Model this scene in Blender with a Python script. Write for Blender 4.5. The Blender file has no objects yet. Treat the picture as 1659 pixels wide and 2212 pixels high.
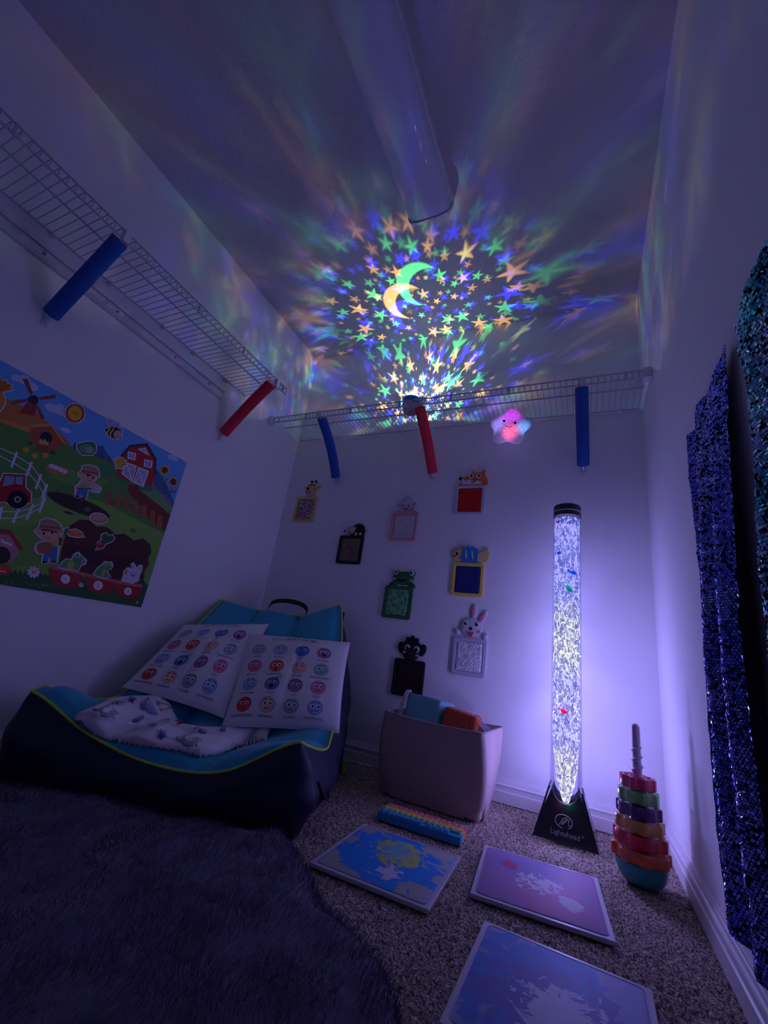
import bpy, bmesh, math, random
from mathutils import Vector, Matrix, noise
from mathutils.bvhtree import BVHTree
random.seed(7)
PI = math.pi
D = bpy.data
SC = bpy.context.scene
COL = SC.collection

# ---------------------------------------------------------------- camera, world, exposure
W, H = 2.009, 2.44                      # closet: x 0..W, back wall y=0, floor z=0
CAMP = Vector((1.7421, -2.0351, 0.5128))
CR = Vector((0.90468, 0.40267, 0.13927)); CU = Vector((0.00616, -0.33921, 0.94069)); CF = Vector((-0.42603, 0.85017, 0.30936))
FPX = 906.56
cam = D.cameras.new('camera'); camo = D.objects.new('camera', cam); COL.objects.link(camo)
M = Matrix((CR, CU, -CF)).transposed().to_4x4(); M.translation = CAMP
camo.matrix_world = M
cam.sensor_fit = 'VERTICAL'; cam.sensor_height = 36.0; cam.lens = 36.0 * FPX / 2212.0
cam.clip_start = 0.02
SC.camera = camo
world = D.worlds.new('world'); SC.world = world; world.use_nodes = True
world.node_tree.nodes['Background'].inputs[0].default_value = (0.28, 0.25, 0.8, 1)
world.node_tree.nodes['Background'].inputs[1].default_value = 0.10  # dim violet fill, let in through the added doorway
SC.view_settings.view_transform = 'Standard'; SC.view_settings.look = 'None'
SC.view_settings.gamma = 1.0; SC.view_settings.use_curve_mapping = False
SC.view_settings.exposure = 0.8
SC.cycles.use_light_tree = False
SC.cycles.max_bounces = 8; SC.cycles.diffuse_bounces = 4; SC.cycles.transparent_max_bounces = 16
SC.cycles.sample_clamp_indirect = 3.0

LAMP = Vector((1.686, -0.195, 0.0))     # bubble lamp
LAMP_COL = (0.34, 0.29, 1.0)
LAMP_POWER = [(0.19, 1.7), (0.40, 1.8), (0.62, 1.4), (0.88, 0.7)]
LAMP_SCALE = 2.75
PROJ = Vector((0.886, -0.185, 1.765))   # star projector
PROJ_POWER = 38.0
PROJ_LEAK = 0.016

# ---------------------------------------------------------------- helpers
def pray(px, py):
    return (CF + CR * ((px - 829.5) / FPX) - CU * ((py - 1106) / FPX)).normalized()
def on(ax, val, px, py):
    d = pray(px, py); return CAMP + d * ((val - CAMP[ax]) / d[ax])
def lerp(a, b, t): return a + (b - a) * t
def sstep(a, b, x):
    t = max(0, min(1, (x - a) / (b - a))); return t * t * (3 - 2 * t)

MATS = {}
def mat(name, color=(.8, .8, .8), rough=.6, metal=0.0, bump=None, noise_col=None, emis=None, trans=None, sheen=0, coat=0, spec=.5, vcol=False):
    """bump=(scale,strength,dist[,kind]); noise_col=(scale,color2,lo,hi)"""
    if name in MATS: return MATS[name]
    m = D.materials.new(name); m.use_nodes = True
    nt = m.node_tree; b = nt.nodes['Principled BSDF']
    b.inputs['Base Color'].default_value = (*color, 1); b.inputs['Roughness'].default_value = rough
    b.inputs['Metallic'].default_value = metal; b.inputs['Specular IOR Level'].default_value = spec
    if sheen: b.inputs['Sheen Weight'].default_value = sheen
    if coat: b.inputs['Coat Weight'].default_value = coat
    tc = nt.nodes.new('ShaderNodeTexCoord')
    if vcol:
        a = nt.nodes.new('ShaderNodeAttribute'); a.attribute_name = 'Col'
        nt.links.new(a.outputs['Color'], b.inputs['Base Color'])
    if noise_col:
        n = nt.nodes.new('ShaderNodeTexNoise'); n.inputs['Scale'].default_value = noise_col[0]; n.inputs['Detail'].default_value = 4
        nt.links.new(tc.outputs['Object'], n.inputs['Vector'])
        r = nt.nodes.new('ShaderNodeValToRGB'); r.color_ramp.elements[0].position = noise_col[2]; r.color_ramp.elements[1].position = noise_col[3]
        r.color_ramp.elements[0].color = (*color, 1); r.color_ramp.elements[1].color = (*noise_col[1], 1)
        nt.links.new(n.outputs['Fac'], r.inputs['Fac']); nt.links.new(r.outputs['Color'], b.inputs['Base Color'])
    if bump:
        kind = bump[3] if len(bump) > 3 else 'noise'
        if kind == 'noise':
            n = nt.nodes.new('ShaderNodeTexNoise'); n.inputs['Detail'].default_value = 3; out = n.outputs['Fac']
        elif kind == 'voronoi':
            n = nt.nodes.new('ShaderNodeTexVoronoi'); out = n.outputs['Distance']
        else:
            n = nt.nodes.new('ShaderNodeTexWave'); out = n.outputs['Fac']; n.bands_direction = kind
        n.inputs['Scale'].default_value = bump[0]
        nt.links.new(tc.outputs['Object'], n.inputs['Vector'])
        bp = nt.nodes.new('ShaderNodeBump'); bp.inputs['Strength'].default_value = bump[1]; bp.inputs['Distance'].default_value = bump[2]
        nt.links.new(out, bp.inputs['Height']); nt.links.new(bp.outputs['Normal'], b.inputs['Normal'])
    if emis:
        b.inputs['Emission Color'].default_value = (*emis[0], 1); b.inputs['Emission Strength'].default_value = emis[1]
    if trans:
        t = nt.nodes.new('ShaderNodeBsdfTransparent'); mx = nt.nodes.new('ShaderNodeMixShader'); mx.inputs[0].default_value = trans
        o = nt.nodes['Material Output']
        nt.links.new(b.outputs[0], mx.inputs[1]); nt.links.new(t.outputs[0], mx.inputs[2]); nt.links.new(mx.outputs[0], o.inputs[0])
    MATS[name] = m
    return m

class MB:
    """mesh builder with per-face colour"""
    def __init__(s): s.v = []; s.f = []; s.c = []; s.M = Matrix.Identity(4)
    def add(s, vs, fs, col=(1, 1, 1)):
        n = len(s.v); s.v += [s.M @ Vector(p) for p in vs]
        for f in fs: s.f.append([n + i for i in f]); s.c.append(col)
        return s
    def box(s, x0, x1, y0, y1, z0, z1, col=(1, 1, 1)):
        vs = [(x, y, z) for z in (z0, z1) for y in (y0, y1) for x in (x0, x1)]
        return s.add(vs, [(0, 2, 3, 1), (4, 5, 7, 6), (0, 1, 5, 4), (2, 6, 7, 3), (0, 4, 6, 2), (1, 3, 7, 5)], col)
    def prism(s, pts, z0, z1, col=(1, 1, 1), inset=0.0):
        n = len(pts); vs = [(p[0], p[1], z0) for p in pts] + [(p[0], p[1], z1) for p in pts]
        fs = [tuple(range(n, 2 * n)), tuple(range(n - 1, -1, -1))] + [(i, (i + 1) % n, n + (i + 1) % n, n + i) for i in range(n)]
        return s.add(vs, fs, col)
    def flat(s, pts, z, col):
        return s.add([(p[0], p[1], z) for p in pts], [tuple(range(len(pts)))], col)
    def dome(s, cx, cy, rx, ry, z0, h, col=(1, 1, 1), rot=0, n=20, rings=5, wob=None):
        vs = []; fs = []; c, sn = math.cos(rot), math.sin(rot)
        for k in range(rings):
            a = k / rings * PI / 2
            for i in range(n):
                t = 2 * PI * i / n; w = (wob(t) if wob else 1) * math.cos(a)
                x, y = rx * w * math.cos(t), ry * w * math.sin(t)
                vs.append((cx + x * c - y * sn, cy + x * sn + y * c, z0 + h * math.sin(a)))
        vs.append((cx, cy, z0 + h)); L = len(vs) - 1
        for k in range(rings - 1):
            for i in range(n):
                j = (i + 1) % n; fs.append((k * n + i, k * n + j, (k + 1) * n + j, (k + 1) * n + i))
        b = (rings - 1) * n
        for i in range(n): fs.append((b + i, b + (i + 1) % n, L))
        fs.append(tuple(range(n - 1, -1, -1)))
        return s.add(vs, fs, col)
    def ball(s, c, r, col=(1, 1, 1), n=12, m=8, sc=(1, 1, 1)):
        vs = [(c[0], c[1], c[2] - r * sc[2])]; fs = []
        for k in range(1, m):
            a = -PI / 2 + PI * k / m
            for i in range(n):
                t = 2 * PI * i / n
                vs.append((c[0] + r * sc[0] * math.cos(a) * math.cos(t), c[1] + r * sc[1] * math.cos(a) * math.sin(t), c[2] + r * sc[2] * math.sin(a)))
        vs.append((c[0], c[1], c[2] + r * sc[2])); T = len(vs) - 1
        for i in range(n):
            j = (i + 1) % n; fs.append((0, 1 + j, 1 + i)); fs.append((T, 1 + (m - 2) * n + i, 1 + (m - 2) * n + j))
            for k in range(m - 2): fs.append((1 + k * n + i, 1 + k * n + j, 1 + (k + 1) * n + j, 1 + (k + 1) * n + i))
        return s.add(vs, fs, col)
    def tube(s, pts, r, n=8, col=(1, 1, 1), cap=True, closed=False):
        pts = [Vector(p) for p in pts]; vs = []; fs = []; L = len(pts)
        ref = None
        for i, p in enumerate(pts):
            if closed: d = pts[(i + 1) % L] - pts[i - 1]
            else: d = (pts[min(i + 1, L - 1)] - pts[max(i - 1, 0)])
            d.normalize()
            if ref is None: ref = Vector((0, 0, 1)) if abs(d.z) < .9 else Vector((1, 0, 0))
            a = d.cross(ref).normalized(); b = a.cross(d).normalized(); ref = b
            rr = r[i] if isinstance(r, (list, tuple)) else r
            for k in range(n):
                t = 2 * PI * k / n; vs.append(p + a * rr * math.cos(t) + b * rr * math.sin(t))
        for i in range(L if closed else L - 1):
            i2 = (i + 1) % L
            for k in range(n):
                k2 = (k + 1) % n; fs.append((i * n + k, i * n + k2, i2 * n + k2, i2 * n + k))
        if cap and not closed: fs += [tuple(range(n - 1, -1, -1)), tuple(range((L - 1) * n, L * n))]
        return s.add(vs, fs, col)
    def lathe(s, prof, n=32, col=(1, 1, 1), c=(0, 0), cap=True):
        vs = []; fs = []
        for r, z in prof:
            for k in range(n):
                t = 2 * PI * k / n; vs.append((c[0] + r * math.cos(t), c[1] + r * math.sin(t), z))
        for i in range(len(prof) - 1):
            for k in range(n):
                k2 = (k + 1) % n; fs.append((i * n + k, i * n + k2, (i + 1) * n + k2, (i + 1) * n + k))
        if cap: fs += [tuple(range(n - 1, -1, -1)), tuple(range((len(prof) - 1) * n, len(prof) * n))]
        return s.add(vs, fs, col)
    def grid(s, fn, nu, nv, col=(1, 1, 1), closeu=False):
        vs = [fn(i / (nu if closeu else nu - 1), j / (nv - 1)) for j in range(nv) for i in range(nu)]
        fs = [(j * nu + i, j * nu + (i + 1) % nu, (j + 1) * nu + (i + 1) % nu, (j + 1) * nu + i) for j in range(nv - 1) for i in range(nu if closeu else nu - 1)]
        return s.add(vs, fs, col)
    def build(s, name, m, parent=None, smooth=False, loc=None, mods=None):
        me = D.meshes.new(name); me.from_pydata([tuple(p) for p in s.v], [], s.f)
        if any(c != (1, 1, 1) for c in s.c):
            at = me.color_attributes.new('Col', 'FLOAT_COLOR', 'CORNER')
            buf = []
            for p, c in zip(me.polygons, s.c): buf += [c[0], c[1], c[2], 1.0] * p.loop_total
            at.data.foreach_set('color', buf)
        if smooth: me.polygons.foreach_set('use_smooth', [True] * len(me.polygons))
        me.materials.append(m)
        me.update()
        o = D.objects.new(name, me); COL.objects.link(o)
        if parent: o.parent = parent
        if loc: o.location = loc
        if smooth == 'auto':
            for p in me.polygons: p.use_smooth = True
            me.set_sharp_from_angle(angle=math.radians(40))
        return o

def bevel(o, w, seg=2):
    b = o.modifiers.new('bevel', 'BEVEL'); b.width = w; b.segments = seg; b.limit_method = 'ANGLE'; b.angle_limit = math.radians(40); return o
def tag(o, label=None, cat=None, group=None, kind=None):
    if label: o['label'] = label
    if cat: o['category'] = cat
    if group: o['group'] = group
    if kind: o['kind'] = kind
    return o
def thing(name, label, cat, loc=(0, 0, 0), mtx=None, group=None):
    o = D.objects.new(name, None); COL.objects.link(o); o.empty_display_size = .05
    if mtx is not None:
        mm = mtx.to_4x4(); mm.translation = Vector(loc); o.matrix_world = mm
    else: o.location = loc
    return tag(o, label, cat, group)
BACK = Matrix(((1, 0, 0), (0, 0, -1), (0, 1, 0)))       # local x right, y up, z out of the back wall
LEFT = Matrix(((0, 0, 1), (1, 0, 0), (0, 1, 0)))        # on the left wall
def circ(cx, cy, r, n=24): return [(cx + r * math.cos(2 * PI * i / n), cy + r * math.sin(2 * PI * i / n)) for i in range(n)]
def ell(cx, cy, rx, ry, rot=0, n=24):
    c, s = math.cos(rot), math.sin(rot)
    return [(cx + rx * math.cos(t) * c - ry * math.sin(t) * s, cy + rx * math.cos(t) * s + ry * math.sin(t) * c) for t in [2 * PI * i / n for i in range(n)]]
def rrect(cx, cy, w, h, r, n=6):
    P = []
    for sx, sy, a0 in ((1, 1, 0), (-1, 1, PI / 2), (-1, -1, PI), (1, -1, 1.5 * PI)):
        for k in range(n + 1):
            a = a0 + k / n * PI / 2; P.append((cx + sx * (w / 2 - r) + r * math.cos(a), cy + sy * (h / 2 - r) + r * math.sin(a)))
    return P
def star(cx, cy, ro, ri, n=5, rot=PI / 2):
    return [(cx + (ro if i % 2 == 0 else ri) * math.cos(rot + PI * i / n), cy + (ro if i % 2 == 0 else ri) * math.sin(rot + PI * i / n)) for i in range(2 * n)]
def line2(pts, w):
    """thin ribbon polygon along a 2D polyline"""
    L = []; R = []
    for i, p in enumerate(pts):
        a = pts[max(i - 1, 0)]; b = pts[min(i + 1, len(pts) - 1)]
        dx, dy = b[0] - a[0], b[1] - a[1]; l = math.hypot(dx, dy) or 1
        L.append((p[0] - dy / l * w / 2, p[1] + dx / l * w / 2)); R.append((p[0] + dy / l * w / 2, p[1] - dx / l * w / 2))
    return L + R[::-1]
_txt = {}
def text_mesh(s):
    """(verts2d, faces) of a text, height about 1, centred in x"""
    if s in _txt: return _txt[s]
    cu = D.curves.new('t', 'FONT'); cu.body = s; cu.align_x = 'CENTER'; cu.resolution_u = 2
    o = D.objects.new('t', cu); COL.objects.link(o)
    dg = bpy.context.evaluated_depsgraph_get(); dg.update()
    me = o.evaluated_get(dg).to_mesh()
    vs = [(v.co.x, v.co.y) for v in me.vertices]; fs = [tuple(p.vertices) for p in me.polygons]
    o.evaluated_get(dg).to_mesh_clear(); D.objects.remove(o); D.curves.remove(cu)
    _txt[s] = (vs, fs); return _txt[s]

WHITE = (.85, .85, .85)
M_print = mat('printed_ink', rough=.65, vcol=True)
M_felt = mat('felt_piece', rough=.9, vcol=True, bump=(600, .2, .001))

# ---------------------------------------------------------------- setting
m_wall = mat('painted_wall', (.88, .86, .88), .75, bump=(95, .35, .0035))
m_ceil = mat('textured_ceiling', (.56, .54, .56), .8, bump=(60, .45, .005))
m_trim = mat('white_trim', (.80, .77, .78), .35)
def struct(o): o['kind'] = 'structure'; return o
struct(MB().box(-.1, 0, -2.7, .1, 0, H).build('wall_left', m_wall))
struct(MB().box(0, W, 0, .1, 0, H).build('wall_back', m_wall))
struct(MB().box(W, W + .1, -2.7, .1, 0, H).build('wall_right', m_wall))
struct(MB().box(-.1, .30, -2.8, -2.7, 0, H + .1).box(1.72, W + .1, -2.8, -2.7, 0, H + .1).box(.30, 1.72, -2.8, -2.7, 1.98, H + .1).build('wall_front_unseen', m_wall))  # unseen wall added for bounce light, its doorway opened for world fill
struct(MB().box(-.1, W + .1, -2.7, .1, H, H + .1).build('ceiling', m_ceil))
# carpet: fine relief mesh
m_carpet = mat('beige_carpet', (.16, .115, .09), .95, noise_col=(210, (.86, .68, .56), .38, .64), bump=(260, 1.0, .008))
def carpet():
    mb = MB(); x0, x1, y0, y1 = .62, W, -1.75, 0; st = .0055
    nx, ny = int((x1 - x0) / st), int((y1 - y0) / st)
    def h(x, y): return -0.005 + .010 * noise.noise(Vector((x * 150, y * 150, 0))) + .003 * noise.noise(Vector((x * 420, y * 420, 3)))
    vs = [(x0 + (x1 - x0) * i / nx, y0 + (y1 - y0) * j / ny, 0) for j in range(ny + 1) for i in range(nx + 1)]
    vs = [(x, y, h(x, y)) for x, y, _ in vs]
    fs = [(j * (nx + 1) + i, j * (nx + 1) + i + 1, (j + 1) * (nx + 1) + i + 1, (j + 1) * (nx + 1) + i) for j in range(ny) for i in range(nx)]
    mb.add(vs, fs); mb.box(0, x0, -2.7, 0, -.05, -.003); mb.box(x0, W, -2.7, y0, -.05, -.003)
    mb.box(x0, W, y0, 0, -.05, -.02)
    return struct(mb.build('floor', m_carpet, smooth=True))
carpet()
PROFILE = [(0, 0), (.014, 0), (.014, .040), (.0105, .043), (.0105, .0605), (.0135, .062), (.0115, .066), (.008, .068), (.006, .076), (.0045, .0785), (.0035, .083), (0, .083)]
def baseboard(name, A, B, n):
    A, B, n = Vector(A), Vector(B), Vector(n); mb = MB(); k = len(PROFILE)
    vs = [P + n * a + Vector((0, 0, b)) for P in (A, B) for a, b in PROFILE]
    mb.add(vs, [(i, (i + 1) % k, k + (i + 1) % k, k + i) for i in range(k)] + [tuple(range(k - 1, -1, -1)), tuple(range(k, 2 * k))])
    return struct(mb.build(name, m_trim))
baseboard('baseboard_back', (0, 0, 0), (W, 0, 0), (0, -1, 0))
baseboard('baseboard_left', (0, -2.7, 0), (0, -.015, 0), (1, 0, 0))
baseboard('baseboard_right', (W, -.015, 0), (W, -2.7, 0), (-1, 0, 0))

# ---------------------------------------------------------------- ceiling fixture (switched off)
m_pan = mat('white_enamel', (.75, .74, .76), .4)
m_lens = mat('ribbed_acrylic', (.66, .70, .84), .16, bump=(160, .35, .002, 'X'), coat=.3)
t = thing('ceiling_light_fixture', 'long unlit wraparound fluorescent fixture on the ceiling', 'ceiling light', (1.135, -.80, H))
mb = MB(); mb.box(-.105, .105, -1.5, 0, -.045, 0); bevel(mb.build('pan', m_pan, t), .004)
prof = [(-.098, -.046), (-.094, -.066), (-.080, -.084), (-.05, -.092), (0, -.094), (.05, -.092), (.080, -.084), (.094, -.066), (.098, -.046)]
mb = MB(); vs = [(x, y, z) for y in (-.012, -1.49) for x, z in prof]; k = len(prof)
mb.add(vs, [(i, i + 1, k + i + 1, k + i) for i in range(k - 1)]); mb.build('lens', m_lens, t, smooth=True)
mb = MB(); mb.prism([(x, z) for x, z in [(-.106, 0), (-.106, -.05), (-.098, -.07), (-.084, -.09), (-.05, -.098), (.05, -.098), (.084, -.09), (.098, -.07), (.106, -.05), (.106, 0)]], 0, .012)
mb.M = Matrix.Identity(4)
e = mb.build('end_cap', m_pan, t); e.rotation_euler = (PI / 2, 0, 0); e.location = (0, .002, 0)

# ---------------------------------------------------------------- hanging rail on the left wall
m_white_metal = mat('white_coated_steel', (.72, .71, .76), .35, coat=.2)
m_screw = mat('screw_metal', (.25, .25, .28), .3, metal=1)
t = thing('hang_track_rail', 'white steel channel rail screwed to the left wall below the wire shelf', 'rail', (0, -.68, 1.68))
mb = MB(); mb.box(0.0005, .004, -1.9, 0, -.027, .027); mb.box(.0005, .013, -1.9, 0, .023, .030); mb.box(.0005, .013, -1.9, 0, -.030, -.023)
mb.box(.012, .014, -1.9, 0, .016, .030); mb.box(.012, .014, -1.9, 0, -.030, -.016)
mb.build('channel', m_white_metal, t)
for y in (-.10, -.31, -.60, -.88, -1.2):
    mb = MB(); mb.M = Matrix.Rotation(PI / 2, 4, 'Y'); mb.lathe([(.0045, .0005), (.0045, .007), (.002, .009)], 10); s_ = mb.build('screw', m_screw, t); s_.location = (0, y, 0)

# ---------------------------------------------------------------- wire shelves
m_wire = mat('white_vinyl_wire', (.50, .49, .56), .35)
ZS, ZL, DEP = 1.765, 1.728, .305
def wire_shelf(name, label, L, mtx, loc, clips, cells, braces):
    """local: x along the wall, y out from the wall, z up"""
    t = thing(name, label, 'shelf', loc, mtx)
    mb = MB()
    for y, z in ((0.012, 0), (DEP * .62, -.004), (DEP, 0), (DEP + .004, -.037)):
        mb.tube([(0, y, z), (L, y, z)], .0034, 6)
    mb.build('rod', m_wire, t)
    mb = MB(); n = int(L / .0254)
    for i in range(n + 1):
        x = .004 + (L - .008) * i / n
        mb.tube([(x, .010, .003), (x, DEP - .004, .003), (x, DEP + .004, 0), (x, DEP + .006, -.036)], .0016, 5)
    tag(mb.build('deck_wire', m_wire, t), kind='stuff')
    for x in cells:
        m2 = MB(); m2.box(x - .004, x + .004, DEP - .002, DEP + .008, -.037, 0); m2.build('lip_link', m_wire, t)
    for x in clips:
        m2 = MB(); m2.box(x - .006, x + .006, .0005, .018, -.010, .006); m2.ball((x, .018, -.004), .006); m2.build('wall_clip', m_white_metal, t)
    for x in braces:
        m2 = MB(); foot = Vector((x, .004, -.305)); top = Vector((x, DEP - .002, -.034))
        m2.tube([foot + Vector((0, .0, .0)), foot.lerp(top, .02) + Vector((0, .004, 0)), top], .006, 6)
        m2.box(x - .010, x + .010, .0005, .004, -.33, -.295)
        m2.box(x - .009, x + .009, DEP - .012, DEP + .010, -.045, .004)
        m2.ball((x, .007, -.318), .004)
        m2.build('brace', m_white_metal, t)
    return t
LEFTSH = Matrix(((0, 1, 0), (-1, 0, 0), (0, 0, 1)))      # x-> -Y world, y-> +X
BACKSH = Matrix(((1, 0, 0), (0, -1, 0), (0, 0, 1)))
sb = wire_shelf('wire_shelf', 'white ventilated wire shelf across the back wall holding the star projector', W - .03, BACKSH, (.015, 0, ZS),
                [.18, .33, .51, .75, .95, 1.13, 1.19, 1.42, 1.7, 1.9], [.06, .26, .56, .86, 1.14, 1.42, 1.72, 1.90], [.353, .982, 1.736])
for x0, x1 in ((-.014, .018), (W - .048, W - .016)):
    m2 = MB(); m2.box(x0, x1, DEP - .02, DEP + .014, -.043, .006); bevel(m2.build('end_bracket', m_white_metal, sb), .002)
wire_shelf('wire_shelf', 'white ventilated wire shelf along the left wall above the farm poster', 2.0, LEFTSH, (0, -.545, ZS),
           [.14, .16, .37, .55, .80, 1.02, 1.3], [.03, .33, .60, .93, 1.27, 1.33], [.077, .931])

# foam noodles over the braces
m_nb = mat('blue_foam', (.015, .09, .42), .85, bump=(300, .15, .001)); m_nr = mat('red_foam', (.75, .03, .06), .85, bump=(300, .15, .001))
def noodle(label, foot, top, m, bend=(0, 0, 0), a=.07, b=.97):
    f, tp = Vector(foot), Vector(top); bend = Vector(bend)
    pts = [f.lerp(tp, a + (b - a) * k / 12) + bend * math.sin(PI * k / 12) for k in range(13)]
    mb = MB(); R, r = .0275, .009; n = 24; vs = []; d = (pts[-1] - pts[0]).normalized()
    A = d.cross(Vector((0, 0, 1))).normalized(); B = A.cross(d)
    rings = [(pts[0], r)] + [(p, R) for p in pts] + [(pts[-1], r)]
    rings[1:1] = [(pts[0], R - .002)]; rings[-1:-1] = [(pts[-1], R - .002)]
    rings.append((pts[0], r))
    for p, rr in rings:
        for k in range(n):
            q = 2 * PI * k / n; vs.append(p + A * rr * math.cos(q) + B * rr * math.sin(q))
    mb.add(vs, [(i * n + k, i * n + (k + 1) % n, (i + 1) * n + (k + 1) % n, (i + 1) * n + k) for i in range(len(rings) - 1) for k in range(n)])
    return tag(mb.build('foam_noodle', m, smooth='auto'), label, 'foam noodle', 'pool noodle sleeves on the shelf braces')
zf = ZS - .305; zt = ZS - .034
noodle('blue foam noodle on the back shelf brace nearest the left corner', (.368, -.004, zf), (.385, -DEP, zt), m_nb, (.008, 0, .012))
noodle('red foam noodle on the back shelf brace below the star projector', (.997, -.004, zf), (.985, -DEP, zt), m_nr, (.004, 0, .004))
noodle('blue foam noodle on the back shelf brace above the bubble lamp', (1.751, -.004, zf), (1.745, -DEP, zt), m_nb)
noodle('large dark blue foam noodle on the left shelf brace nearest the camera', (.004, -1.476, zf), (DEP, -1.485, zt), m_nb)
noodle('red foam noodle on the left shelf brace near the room corner', (.004, -.622, zf), (DEP, -.655, zt), m_nr, (0, 0, .01))

# ---------------------------------------------------------------- star projector
m_navy_pl = mat('navy_plastic', (.03, .20, .50), .3, coat=.4); m_pinkish = mat('pale_plastic', (.72, .55, .60), .35)
t = thing('star_projector', 'small round star projector night light with navy band on the back shelf', 'night light', PROJ)
mb = MB(); mb.lathe([(.034, .004), (.040, .010), (.043, .03), (.044, .052)], 36); mb.build('body', m_pinkish, t, smooth='auto')
mb = MB(); mb.lathe([(.044, .052), (.050, .054), (.050, .088), (.047, .091), (.040, .091)], 36); mb.build('band', m_navy_pl, t, smooth='auto')
m_dome = mat('stencil_dome', (.55, .55, .8), .2, emis=((.35, .5, 1), .12), trans=.6)
mb = MB(); mb.lathe([(.040 * math.cos(a), .092 + .040 * math.sin(a)) for a in [i / 8 * PI / 2 * .98 for i in range(9)]], 28, cap=False); mb.build('dome', m_dome, t, smooth=True)
mb = MB()
for k in range(16):
    a = 2 * PI * k / 16
    for el in (.25, .7):
        aa = a + el * .6; c_ = Vector((.0412 * math.cos(el) * math.cos(aa), .0412 * math.cos(el) * math.sin(aa), .092 + .0412 * math.sin(el)))
        n_ = (c_ - Vector((0, 0, .092))).normalized(); q = n_.to_track_quat('Z', 'Y').to_matrix()
        mb.add([c_ + q @ Vector((x, y, 0)) for x, y in star(0, 0, .0055, .0025)], [tuple(range(10))])
tag(mb.build('stencil_star', mat('black_stencil', (.01, .01, .02), .5), t), kind='stuff')

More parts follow.
